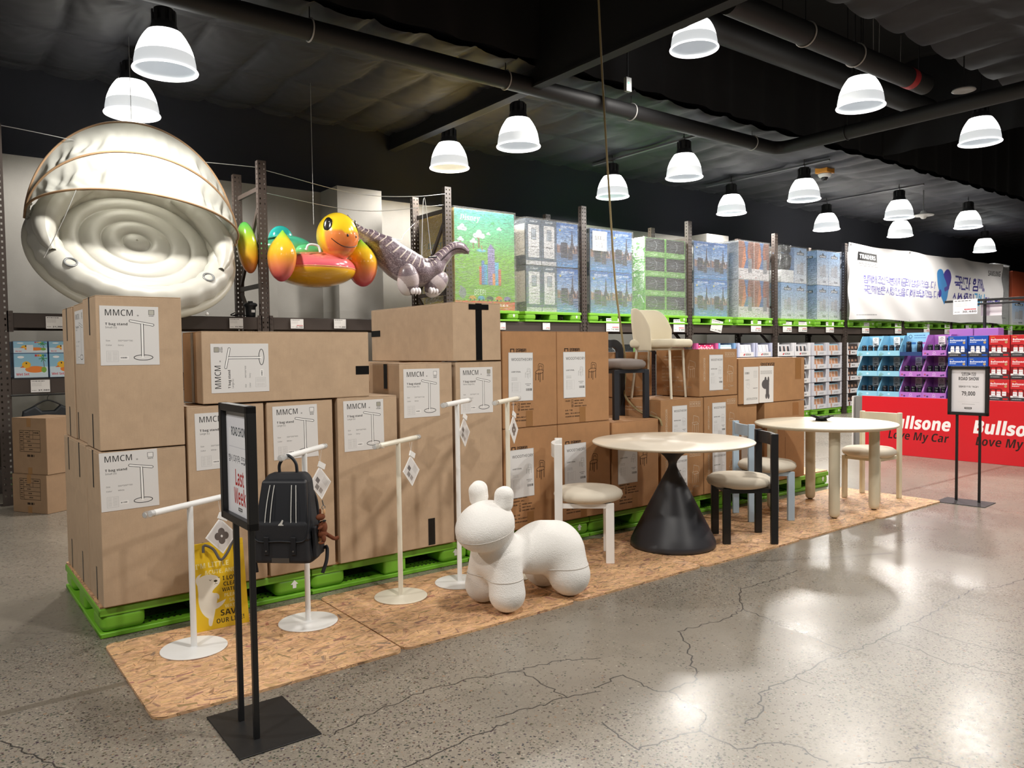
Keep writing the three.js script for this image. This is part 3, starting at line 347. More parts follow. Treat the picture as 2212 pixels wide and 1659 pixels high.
  t = carton('wide plain carton under the right part of the upside-down printed box', g3, [6.16, 6.81], [PY, .9], [z0, z0 - .45], M.cardDark); onFace(t, 'tape', 'f', .5, .66, .1, .12, tp, { th: .0006, label: brown }); onFace(t, 'tape', 'f', .33, .2, .004, .4, mat([120, 80, 46], .6), { th: .0006 });
}
// ---------- bag stands ----------
const OY = .0125;
function bagStand(label, x, z, h, a, m, tagAt, tagKind) {
  const t = thing('bag_stand', label, 'stand', [x, OY, z], a, 'T-shaped bag stands'), r = .0125, L = .5;
  part(t, 'base', lathe([[0, 0], [.148, 0], [.15, .002], [.15, .005], [.148, .007], [.02, .007], [.016, .012], [0, .012]], 64), m);
  part(t, 'pole', cyl(.014, .014, h - .03, 0, (h - .03) / 2 + .008, 0, 20), m);
  part(t, 'bar', at(new THREE.CylinderGeometry(r + .002, r + .002, L - .05, 24), 0, h - r, 0, 0, 0, Math.PI / 2), m);
  for (const s of [-1, 1]) { const c = part(t, 'end_cap', at(lathe([[0, -.025], [r + .003, -.025], [r + .003, .02], [r + .001, .025], [0, .025]], 24), s * (L / 2 - .018), h - r, 0, 0, 0, -s * Math.PI / 2), M.clear, 'clear plastic end cap'); part(c, 'plug', at(cyl(r - .002, r - .002, .004, 0, 0, 0, 20), s * (L / 2 + .004), h - r, 0, 0, 0, Math.PI / 2), M.white); }
  return t;
}
{
  const W = mat([238, 238, 236], .35), I = mat([232, 226, 208], .35);
  bagStand('short white T bag stand in front of the yellow bag', 1.0, -3.803, .7, .5, W);
  bagStand('white T bag stand carrying the black backpack', 1.566, -3.797, .9, .72, W);
  bagStand('ivory T bag stand in the middle, before the tall cartons', 2.147, -3.86, .9, .55, I);
  bagStand('tall white T bag stand just left of the plush pony', 2.558, -3.872, 1.1, .66, W);
  bagStand('tall ivory T bag stand behind the plush pony', 2.88, -3.8, 1.1, .62, I);
  // hang tags: clear diamond pouches on a loop of string
  const pouchTex = (f) => mat([255, 255, 255], .3, { map: tex(200, 200, (c, w, h) => { fill(c, w, h, '#dfdcda'); c.strokeStyle = '#f6f5f3'; c.lineWidth = 10; c.strokeRect(5, 5, 190, 190); if (f) { for (const [x, y] of [[76, 76], [124, 124], [124, 76], [76, 124]]) disc(c, x, y, 30, 30, '#6b625e'); c.fillStyle = '#e8e6e4'; c.fillRect(92, 92, 16, 18); } else { c.fillStyle = '#8d8784'; c.fillRect(24, 60, 42, 48); c.fillStyle = '#6f6a6a'; c.fillRect(72, 30, 42, 48); c.fillStyle = '#a29a96'; c.fillRect(30, 118, 42, 44); for (let i = 0; i < 6; i++) scrib(c, 120, 104 + i * 12, 56, 4, 'rgba(110,105,100,.7)'); } }) });
  const fl = pouchTex(1), ph = pouchTex(0);
  const tag = (label, x, y, z, s, m, turn, dropTop) => { const t = thing('hang_tag', label, 'tag', [x, y, z], turn, 'diamond tags hanging from the bag stands'); part(t, 'pouch', at(sheet(s, s * 1.15, .004), 0, -.03 - s * .72, 0, 0, 0, Math.PI / 4), m, 'clear diamond pouch with printed insert'); part(t, 'header', at(bx(.055, .03, .008), .012, -.022, .001, 0, 0, -.45), M.white, 'folded white header card'); part(t, 'string', join(bar([0, -.01, 0], [-.012, dropTop, 0], .0009, 5), bar([0, -.01, 0], [.014, dropTop, 0], .0009, 5)), M.paper); };
  const hook = (x, z, a, d, h) => [x + Math.cos(a) * d, OY + h, z - Math.sin(a) * d];
  let p = hook(1.0, -3.803, .5, .185, .7); tag('clear diamond tag with a dark clover, on the short white stand', p[0], p[1] - .085, p[2] + .017, .118, fl, .35, .06);
  p = hook(1.566, -3.797, .72, .165, .9); tag('diamond tag with photos, hanging beside the backpack', p[0], p[1] - .085, p[2] + .017, .118, ph, .5, .06);
  p = hook(2.147, -3.86, .55, .06, .9); tag('diamond tag with photos on the ivory stand in the middle', p[0] + .04, p[1] - .075, p[2] + .016, .118, ph, .5, .05);
  p = hook(2.558, -3.872, .66, .1, 1.1); tag('diamond tag with photos on the tall white stand', p[0], p[1] - .085, p[2] + .018, .118, ph, .6, .06);
  p = hook(2.88, -3.8, .62, .09, 1.1); tag('diamond tag with dark clover on the tall ivory stand', p[0], p[1] - .085, p[2] + .018, .118, fl, .6, .06);
}
// ---------- framed standing signs ----------
function signStand(label, p, turn, post, frameGap, poster) {
  const t = thing('sign_stand', label, 'sign', p, turn);
  part(t, 'base', bx(.4, .005, .3, 0, .0025, post[2], .002), mat([30, 30, 31], .5, { map: grain }));
  for (const s of [-1, 1]) part(t, 'post', bx(.02, 1.2, .02, s * post[0], .605, post[1], .002), M.blackMetal);
  const fw = .33, fh = .44, fy = 1.0, fz = post[1] + .014; const f = part(t, 'frame', join(bx(fw, .028, .034, 0, fy + fh / 2 - .014, fz, .003), bx(fw, .028, .034, 0, fy - fh / 2 + .014, fz, .003), bx(.028, fh, .034, -fw / 2 + .014, fy, fz, .003), bx(.028, fh, .034, fw / 2 - .014, fy, fz, .003), bx(fw - .02, fh - .02, .008, 0, fy, fz - .01)), M.blackMetal);
  part(f, 'poster', at(sheet(fw - .056, fh - .056, .001), 0, fy, fz - .004), mat([255, 255, 255], .45, { map: poster }), 'printed white poster');
  return t;
}
{
  const p1 = tex(560, 780, (c, w, h) => { fill(c, w, h, '#e9e9ee'); c.fillStyle = '#f3f3f6'; c.fillRect(60, 130, 470, 640); txt(c, 'ROAD SHOW', 285, 152, 92, { bold: true, sx: .62, align: 'center', color: '#1b2a33' }); c.fillStyle = '#b9bac4'; c.fillRect(60, 268, 470, 3); hangul(c, '행사 마지막 주입니다', 285, 360, 62, { align: 'center', weight: .09, adv: .88, color: '#3a3a46', sx: .92 }); txt(c, 'Last', 285, 500, 168, { bold: true, sx: .62, align: 'center', color: '#b8201c' }); txt(c, 'Week', 285, 640, 168, { bold: true, sx: .6, align: 'center', color: '#b8201c' }); tradersLogo(c, 245, 722, 92, false); scrib(c, 260, 754, 62, 4); });
  signStand('black framed road show sign reading Last Week, at the front left', [.938, 0, -2.86], -Math.PI / 2 - .01, [.087, 0, -.052], 0, p1);
  const p2 = tex(560, 780, (c, w, h) => { fill(c, w, h, '#eceaee'); c.strokeStyle = '#cfccd2'; c.lineWidth = 6; c.strokeRect(10, 10, w - 20, h - 20); hangul(c, '엠엠씨엠', 280, 86, 70, { align: 'center', weight: .085, adv: .85 }); txt(c, 'ROAD SHOW', 280, 172, 84, { bold: true, sx: .68, align: 'center' }); c.fillStyle = '#cbc8ce'; c.fillRect(110, 238, 340, 3); hangul(c, '엠엠씨엠 T자형 가방걸이', 280, 316, 36, { align: 'center', weight: .1, adv: .8, color: '#444' }); txt(c, '79,000', 280, 440, 104, { bold: true, sx: .72, align: 'center' }); c.fillStyle = '#cbc8ce'; c.fillRect(100, 596, 360, 3); scrib(c, 175, 636, 210, 7, 'rgba(90,90,90,.7)'); tradersLogo(c, 218, 690, 120, false); scrib(c, 236, 730, 84, 5); });
  signStand('black framed price sign with white poster near the red barrier', [7.465, 0, -3.006], -Math.PI / 2 + .08, [.093, 0, .06], 0, p2);
}
// ---------- yellow shopping bag ----------
{
  const t = thing('shopping_bag', 'yellow shopping bag with white otter print, leaning on the cartons', 'bag', [1.2, OY, -4.04], -.03);
  const front = tex(512, 760, (c, w, h) => {
    fill(c, w, h, '#e8bf1c'); const wt = '#efe7d6', dk = '#3c3216'; c.fillStyle = 'rgba(160,120,0,.35)'; c.fillRect(0, 46, w, 3);
    txt(c, "I'M LITTLE", 34, 196, 62, { bold: true, sx: 1.05, color: '#f3e3a0' }); txt(c, '&CUTE. AND', 118, 262, 52, { bold: true, sx: .98, color: '#f3e3a0' }); txt(c, 'I LOVE', 282, 330, 52, { bold: true, color: dk, sx: 1.02 }); txt(c, 'CLEAN', 284, 382, 48, { bold: true, color: dk, sx: 1.06 }); txt(c, 'WATER.', 270, 432, 46, { bold: true, color: dk, sx: 1.06 }); txt(c, 'PLEASE', 284, 482, 42, { bold: true, color: '#f3e3a0', sx: 1.1 }); txt(c, 'SAVE', 330, 530, 44, { bold: true, color: '#f3e3a0' }); txt(c, 'WATER', 284, 578, 44, { bold: true, color: '#f3e3a0', sx: 1.06 }); txt(c, 'SAVE', 236, 632, 72, { bold: true, color: dk, sx: 1.2 }); txt(c, 'OUR LIFE!', 192, 698, 56, { bold: true, color: dk, sx: 1.05 });
    c.fillStyle = wt; c.beginPath(); c.moveTo(60, 300); c.bezierCurveTo(110, 262, 250, 280, 258, 338); c.bezierCurveTo(262, 390, 190, 400, 176, 440); c.bezierCurveTo(250, 470, 210, 540, 200, 560); c.bezierCurveTo(190, 620, 170, 670, 150, 726); c.bezierCurveTo(110, 740, 120, 690, 124, 660); c.bezierCurveTo(60, 620, 30, 540, 44, 440); c.bezierCurveTo(46, 380, 30, 340, 60, 300); c.fill();
    c.beginPath(); c.moveTo(40, 360); c.bezierCurveTo(10, 300, 40, 270, 92, 262); c.bezierCurveTo(60, 290, 56, 320, 74, 350); c.fill(); c.beginPath(); c.moveTo(180, 450); c.bezierCurveTo(250, 440, 250, 500, 226, 512); c.bezierCurveTo(224, 480, 200, 476, 180, 486); c.fill(); c.beginPath(); c.moveTo(190, 540); c.bezierCurveTo(240, 540, 280, 520, 300, 516); c.bezierCurveTo(280, 560, 220, 590, 190, 590); c.fill();
    line(c, [[158, 326], [166, 336], [176, 328]], dk, 4); line(c, [[240, 312], [248, 322], [258, 314]], dk, 4); disc(c, 216, 344, 17, 10, dk); line(c, [[216, 352], [216, 366], [204, 372]], dk, 3); line(c, [[216, 366], [230, 370]], dk, 3);
  });
  const g = new THREE.BoxGeometry(.262, .425, .07, 8, 10, 2), p = g.attributes.position; for (let i = 0; i < p.count; i++) { const y = p.getY(i) + .2125, x = p.getX(i), k = 1 - .82 * y / .425; p.setXYZ(i, x * (1 + .02 * y), y, p.getZ(i) * k - .12 * y + .006 * Math.sin(x * 30) * (y / .425)); } g.computeVertexNormals();
  part(t, 'body', uvFront(g), mat([255, 255, 255], .45, { map: front, bumpMap: weave, bumpScale: .0003 }));
  const hm = mat([86, 82, 80], .8); for (const s of [0, 1]) part(t, 'handle', tube([[-.075, .385, -.03 - s * .03], [-.07, .42, -.035 - s * .03], [-.03, .4, -.02 - s * .04], [0, .345, .008 - s * .07], [.04, .375, -.01 - s * .05], [.08, .43, -.035 - s * .03], [.09, .385, -.03 - s * .03]].map((q) => [q[0], q[1], q[2] + (s ? 0 : .012)]), .007, 40, 6), hm, 'grey webbing handle');
}
// ---------- backpack on the bag stand ----------
{
  const BP = [1.412, .395, -3.64], BT = -.74, t = thing('backpack', 'black flap backpack with white stripes hung on the white bag stand', 'backpack', BP, BT), inBag = (x, y, z) => [BP[0] + x * Math.cos(BT) + z * Math.sin(BT), BP[1] + y, BP[2] - x * Math.sin(BT) + z * Math.cos(BT)];
  const cloth = mat([24, 25, 30], .75, { bumpMap: weave, bumpScale: .0004 }), lea = mat([20, 22, 28], .5), str = mat([205, 204, 198], .6);
  const hull = (w, h, d, f) => { const g = new RoundedBoxGeometry(w, h, d, 6, Math.min(w, d, h) * .28), p = g.attributes.position; for (let i = 0; i < p.count; i++) { const [x, y, z] = f(p.getX(i), Math.max(0, p.getY(i) + h / 2), p.getZ(i)); p.setXYZ(i, x, y, z); } g.computeVertexNormals(); return g; };
  part(t, 'body', hull(.3, .43, .15, (x, y, z) => [x * (1 - .34 * Math.pow(y / .43, 2.2)), y, z * (1 - .35 * Math.pow(y / .43, 2)) - .02 * Math.pow(y / .43, 2) + .01 * Math.sin(x * 18 + y * 9)]), cloth);
  part(t, 'pocket', hull(.27, .2, .07, (x, y, z) => [x * (1 - .06 * y / .2), y + .012, z + .075]), cloth);
  const flap = part(t, 'flap', hull(.272, .285, .05, (x, y, z) => [x * (1 - .22 * Math.pow(y / .285, 2)), y + .118, z * (1 - .3 * y / .285) + .083 - .052 * Math.pow(y / .285, 2)]), lea);
  for (const s of [-1, 1]) for (const k of [0, 1]) { const n = 10, pts = Array.from({ length: n }, (_, i) => { const y = .012 + .25 * i / (n - 1), q = y / .285; return [(s * (.078 - k * .026 * s * s)) * (1 - .22 * q * q), y + .118, .025 * (1 - .3 * q) + .083 - .052 * q * q + .0005]; }); part(flap, 'stripe', tube(pts, .0022, 20, 6), str, 'white stripe'); }
  part(flap, 'piping', tube([[-.128, .34, .06], [-.134, .16, .108], [-.115, .124, .111], [0, .121, .112], [.115, .124, .111], [.134, .16, .108], [.128, .34, .06]], .004, 50, 6), lea);
  const badge = new THREE.Shape(); [[-.013, 0], [.013, 0], [.013, .009], [.006, .012], [.012, .03], [.006, .033], [-.002, .02], [-.008, .014], [-.013, .009]].forEach((q, i) => i ? badge.lineTo(...q) : badge.moveTo(...q)); part(flap, 'badge', at(extrude(badge, .0015), .005, .19, .1085, -.06), str, 'small white emblem');
  for (const s of [-1, 1]) { const st = part(t, 'strap_buckle', bx(.024, .085, .006, s * .066, .1, .116, .003), lea); part(st, 'stud', at(cyl(.004, .004, .003, 0, 0, 0, 12), s * .066, .076, .12, Math.PI / 2), M.steel); }
  part(t, 'patch', bx(.085, .022, .003, .0, .03, .1105), mat([72, 66, 60], .6), 'grey leather patch');
  part(t, 'haul_loop', tube([[-.045, .418, -.02], [-.045, .47, -.022], [-.005, .512, -.02], [.035, .48, -.018], [.045, .425, -.015]], .008, 30, 8), lea, 'grab handle over the bar');
  for (const s of [-1, 1]) part(t, 'shoulder_strap', tube([[s * .06, .38, -.07], [s * .1, .3, -.1], [s * .12, .12, -.1], [s * .15, .05, -.06], [s * .175, .06, -.04], [s * .18, .0, -.02], [s * .165, -.06, .0]], .009, 40, 6), cloth);
  part(t, 'side_pocket', hull(.02, .15, .12, (x, y, z) => [x + .148, y + .03, z * (1 + .12 * y / .15)]), cloth);
  // plush charm clipped to the pack
  const k = thing('plush_charm', 'small brown plush kangaroo clipped to the backpack', 'plush toy', inBag(.178, .17, .02), BT + .9), fur = mat([122, 66, 38], .95, { bumpMap: fleece, bumpScale: .001, sheen: .6 }), pale = mat([206, 160, 116], .95), ball = (r, x, y, z, sx = 1, sy = 1, sz = 1) => { const g = new THREE.SphereGeometry(r, 16, 12); g.scale(sx, sy, sz); return at(g, x, y, z); };
  part(k, 'body', join(ball(.026, 0, 0, 0, .85, 1.25, .9), ball(.022, -.004, -.03, 0, 1.1, 1, 1), ball(.019, -.014, .052, .004, 1.3, .85, .85)), fur);
  part(k, 'tail', tube([[.012, -.032, 0], [.04, -.052, .002], [.062, -.066, .003], [.084, -.066, .002]], .0095, 16, 8), fur);
  for (const s of [-1, 1]) { part(k, 'ear', ball(.01, -.004 + s * .006, .076, .004 + s * .008, .6, 1.5, .6), s > 0 ? pale : fur); part(k, 'arm', at(ball(.009, 0, 0, 0, 1.6, .8, .8), -.026, .004, s * .018, 0, 0, .4), fur); part(k, 'leg', join(ball(.013, -.006, -.052, s * .016, .9, 1.5, .8), ball(.01, -.018, -.072, s * .016, 1.6, .6, .8)), s > 0 ? fur : pale); }
  part(k, 'bow', join(ball(.007, -.004, .034, .02, 1.6, .8, .6)), M.rubber);
  part(k, 'clip', join(at(new THREE.TorusGeometry(.009, .0018, 8, 20), 0, .098, .01), bar([0, .106, .01], [-.002, .132, .004], .0028, 8)), M.steel, 'silver snap hook');
}
// ---------- white plush pony stool ----------
{
  const N = 92, mc = new MarchingCubes(N, new THREE.MeshBasicMaterial(), false, false, 300000), half = .5, C0 = [2.64, .37, -3.375]; mc.isolation = 0;
  const cap = (p, a, b, r1, r2) => { const ax = b[0] - a[0], ay = b[1] - a[1], az = b[2] - a[2], l2 = ax * ax + ay * ay + az * az || 1e-9; let t = ((p[0] - a[0]) * ax + (p[1] - a[1]) * ay + (p[2] - a[2]) * az) / l2; t = Math.max(0, Math.min(1, t)); return Math.hypot(p[0] - a[0] - ax * t, p[1] - a[1] - ay * t, p[2] - a[2] - az * t) - r1 - (r2 - r1) * t; };
  const smin = (a, b, k) => { const h = Math.max(k - Math.abs(a - b), 0) / k; return Math.min(a, b) - h * h * k * .25; };
  const ax = V(-.86, -.16, .4).normalize(), sd = V(0, 1, 0).cross(ax).normalize(), up = ax.clone().cross(sd);
  const ell = (p, c, q, r) => { const d = V(p[0] - c[0], p[1] - c[1], p[2] - c[2]), x = d.dot(q[0]) / r[0], y = d.dot(q[1]) / r[1], z = d.dot(q[2]) / r[2], L = Math.hypot(x, y, z), L2 = Math.hypot(x / r[0], y / r[1], z / r[2]); return L2 < 1e-6 ? -r[1] : L * (L - 1) / L2; };
  const F = (p) => {
    let d = cap(p, [2.47, .28, -3.375], [2.46, .42, -3.37], .122, .1);
    d = smin(d, ell(p, [2.37, .476, -3.335], [ax, sd, up], [.19, .148, .128]), .035);
    for (const s of [-1, 1]) { d = smin(d, cap(p, [2.462, .29, -3.375 + s * .085], [2.456, .112, -3.375 + s * .112], .085, .0985), .05); }
    let b = cap(p, [2.5, .27, -3.375], [2.66, .275, -3.38], .1, .105); b = smin(b, cap(p, [2.8, .285, -3.38], [2.9, .265, -3.385], .15, .155), .1);
    for (const s of [-1, 1]) b = smin(b, cap(p, [2.9, .24, -3.385 + s * .07], [2.905, .132, -3.385 + s * .115], .122, .12), .05);
    return smin(d, b, .07);
  };
  for (let k = 0; k < N; k++) for (let j = 0; j < N; j++) for (let i = 0; i < N; i++) mc.field[k * N * N + j * N + i] = -F([C0[0] + (i / N * 2 - 1) * half, C0[1] + (j / N * 2 - 1) * half, C0[2] + (k / N * 2 - 1) * half]);
  mc.update(); const n = mc.count, g = new THREE.BufferGeometry(), P = new Float32Array(n * 3), U = new Float32Array(n * 2); for (let i = 0; i < n * 3; i++) P[i] = mc.positionArray[i] * half;
  g.setAttribute('position', new THREE.BufferAttribute(P, 3)); const NN = new Float32Array(n * 3); const e = .002;
  for (let i = 0; i < n; i++) { const p = [P[i * 3] + C0[0], P[i * 3 + 1] + C0[1], P[i * 3 + 2] + C0[2]], f0 = F(p), v = V(F([p[0] + e, p[1], p[2]]) - f0, F([p[0], p[1] + e, p[2]]) - f0, F([p[0], p[1], p[2] + e]) - f0).normalize(); NN.set([v.x, v.y, v.z], i * 3); U[i * 2] = p[0] + p[2]; U[i * 2 + 1] = p[1] + p[2] * .7; }
  g.setAttribute('normal', new THREE.BufferAttribute(NN, 3)); g.setAttribute('uv', new THREE.BufferAttribute(U, 2));
  const t = thing('plush_stool', 'white boucle pony-shaped stool standing on the strand boards', 'stool', C0.map((v, i) => i === 1 ? OY + .0 : v)), plush = mat([244, 241, 236], .95, { bumpMap: fleece, bumpScale: .0022, sheen: .4 });
  part(t, 'body', uvm(at(g, 0, C0[1] - OY, 0)), plush);
  const ear = (x, y, z, tilt) => part(t, 'ear', uvm(at(new RoundedBoxGeometry(.112, .14, .095, 5, .045), x - C0[0], y - OY, z - C0[2], .1, .5, tilt)), plush);
  ear(2.41, .627, -3.45, .3); ear(2.462, .612, -3.29, -.04);
  // stitched seams
  const seam = mat([206, 200, 192], .95), ring = (cx, cz, cy, R, w) => tube(Array.from({ length: 28 }, (_, i) => { const a = i / 28 * 6.2832; let r = R; for (let q = 0; q < 12; q++) { const p = [cx + r * Math.cos(a), cy + w * Math.sin(a + 1), cz + r * Math.sin(a)], d = F(p); r -= d; if (Math.abs(d) < 1e-4) break; } r = Math.min(r, R * 1.5); return [cx + r * Math.cos(a) - C0[0], cy + w * Math.sin(a + 1) - OY, cz + r * Math.sin(a) - C0[2]]; }), .0028, 90, 6, true);
  for (const s of [-1, 1]) { part(t, 'seam', ring(2.458, -3.375 + s * .108, .19, .1, .004), seam); part(t, 'seam', ring(2.905, -3.385 + s * .112, .185, .12, .004), seam); }
  part(t, 'seam', tube(Array.from({ length: 40 }, (_, i) => { const a = i / 40 * 6.2832, q = ax.clone().multiplyScalar(Math.cos(a) * .1905).addScaledVector(sd, Math.sin(a) * .1485).addScaledVector(up, -.03); const k = Math.sqrt(1 - (.03 / .128) ** 2); return [2.37 + q.x * k - C0[0], .476 + q.y * k - OY, -3.335 + q.z * k - C0[2]]; }), .0026, 120, 6, true), seam);
}
// ---------- round tables ----------
{
  const stone = mat([226, 218, 205], .42, { map: tex(512, 512, (c, w, h) => { const d = c.createImageData(w, h); for (let i = 0; i < w * h; i++) { const x = i % w, y = i / w | 0, v = fbm(x / 110, y / 110, 5), q = 238 + 26 * (v - .45) + 4 * (hash(x, y) - .5); d.data[i * 4] = q; d.data[i * 4 + 1] = q * (.985 - .05 * Math.max(0, v - .5)); d.data[i * 4 + 2] = q * (.955 - .12 * Math.max(0, v - .5)); d.data[i * 4 + 3] = 255; } c.putImageData(d, 0, 0); }, { repeat: 1 }) });
  let t = thing('round_table', 'round table with pale stone top on a black hourglass cone base', 'table', [4.225, OY, -3.645]);
  part(t, 'tabletop', uvm(lathe([[0, .72], [.48, .72], [.545, .726], [.563, .735], [.567, .741], [.56, .747], [0, .748]], 96)), stone);
  part(t, 'base', lathe([[0, 0], [.285, 0], [.296, .006], [.3, .02], [.296, .045], [.27, .1], [.2, .235], [.13, .37], [.075, .475], [.042, .535], [.031, .56], [.029, .58], [.033, .6], [.06, .635], [.12, .685], [.165, .719], [0, .719]], 72), mat([46, 47, 52], .42), 'matte black hourglass cone');
  t = thing('round_table', 'round table with cream top on four thick cylindrical legs', 'table', [6.17, OY, -3.63]); const cream = mat([214, 205, 180], .5), topM = mat([232, 226, 210], .45, { map: stone.map });
  part(t, 'tabletop', uvm(lathe([[0, .715], [.53, .715], [.56, .722], [.576, .733], [.578, .741], [.57, .748], [0, .749]], 96)), topM);
  for (const [x, z] of [[.32, -.33], [-.28, .25], [.28, .29], [-.32, -.3]]) { const l = part(t, 'leg', at(lathe([[0, .005], [.028, .008], [.04, .022], [.043, .05], [.043, .714], [0, .714]], 32), x, 0, z), cream); part(l, 'glide', cyl(.02, .02, .006, x, .003, z, 16), M.rubber); }
  part(t, 'mount_plate', join(...[[.32, -.33], [-.28, .25], [.28, .29], [-.32, -.3]].map(([x, z]) => bx(.12, .012, .12, x, .709, z, .004))), cream);
}
{ // black ornament on the cream table
  const t = thing('table_ornament', 'small black petal ornament on the cream table', 'ornament', [6.3, OY + .7495, -3.74]), m = mat([32, 36, 32], .7);
  part(t, 'core', join(lathe([[0, 0], [.05, .002], [.04, .02], [.02, .035], [0, .04]], 20)), m);
  for (let i = 0; i < 13; i++) { const a = i * 2.4, L = .075 + .04 * ((i * 7) % 5) / 5, s = new THREE.Shape(); s.moveTo(0, -.006); s.quadraticCurveTo(L * .5, -.026, L, -.01); s.lineTo(L * .93, .004); s.lineTo(L, .016); s.quadraticCurveTo(L * .5, .024, 0, .006); const g = extrude(s, .006, .002); g.rotateX(-Math.PI / 2); g.rotateZ(.15 + .35 * ((i * 3) % 4) / 4); part(t, 'petal', at(g, 0, .007, 0, 0, a, 0), m); }
}
// ---------- chairs ----------
const seatGeo = (R, h) => { const g = lathe([[0, -h * .35], [R * .8, -h * .38], [R * .95, -h * .2], [R, h * .05], [R * .97, h * .3], [R * .86, h * .5], [R * .5, h * .62], [0, h * .66]], 56); const p = g.attributes.position, u = g.attributes.uv; for (let i = 0; i < p.count; i++) u.setXY(i, p.getX(i), p.getZ(i) + p.getY(i)); return g; };
function loopChair(label, x, y, z, face, frame, fabric, group) {   // face: direction the sitter looks, as [dx, dz]
  const t = thing('dining_chair', label, 'chair', [x, y, z], Math.atan2(face[0], face[1]), group), k = .158, sh = .425;
  part(t, 'seat', at(seatGeo(.232, .088), 0, sh, .02), fabric, 'round upholstered cushion');
  for (const s of [-1, 1]) { part(t, 'leg', bx(.03, sh - .03, .055, s * k, (sh - .03) / 2, k * .98, .004), frame); part(t, 'back_leg', bx(.03, .785, .052, s * .178, .3925, -k - .02, .005), frame); }
  part(t, 'seat_rail', join(bx(.34, .03, .024, 0, sh - .047, k * .98), bx(.34, .03, .024, 0, sh - .047, -k - .015), bx(.024, .03, .34, -k, sh - .0475, 0), bx(.024, .03, .34, k, sh - .0475, 0)), frame);
  const rail = extrude((() => { const s = new THREE.Shape(); s.moveTo(-.17, 0); s.quadraticCurveTo(0, -.075, .17, 0); s.lineTo(.17, .018); s.quadraticCurveTo(0, -.052, -.17, .018); return s; })(), .085, .002, 12); rail.rotateX(-Math.PI / 2);
  part(t, 'backrest', at(rail, 0, .69, -k - .028, 0, Math.PI, 0), frame);
  return t;
}
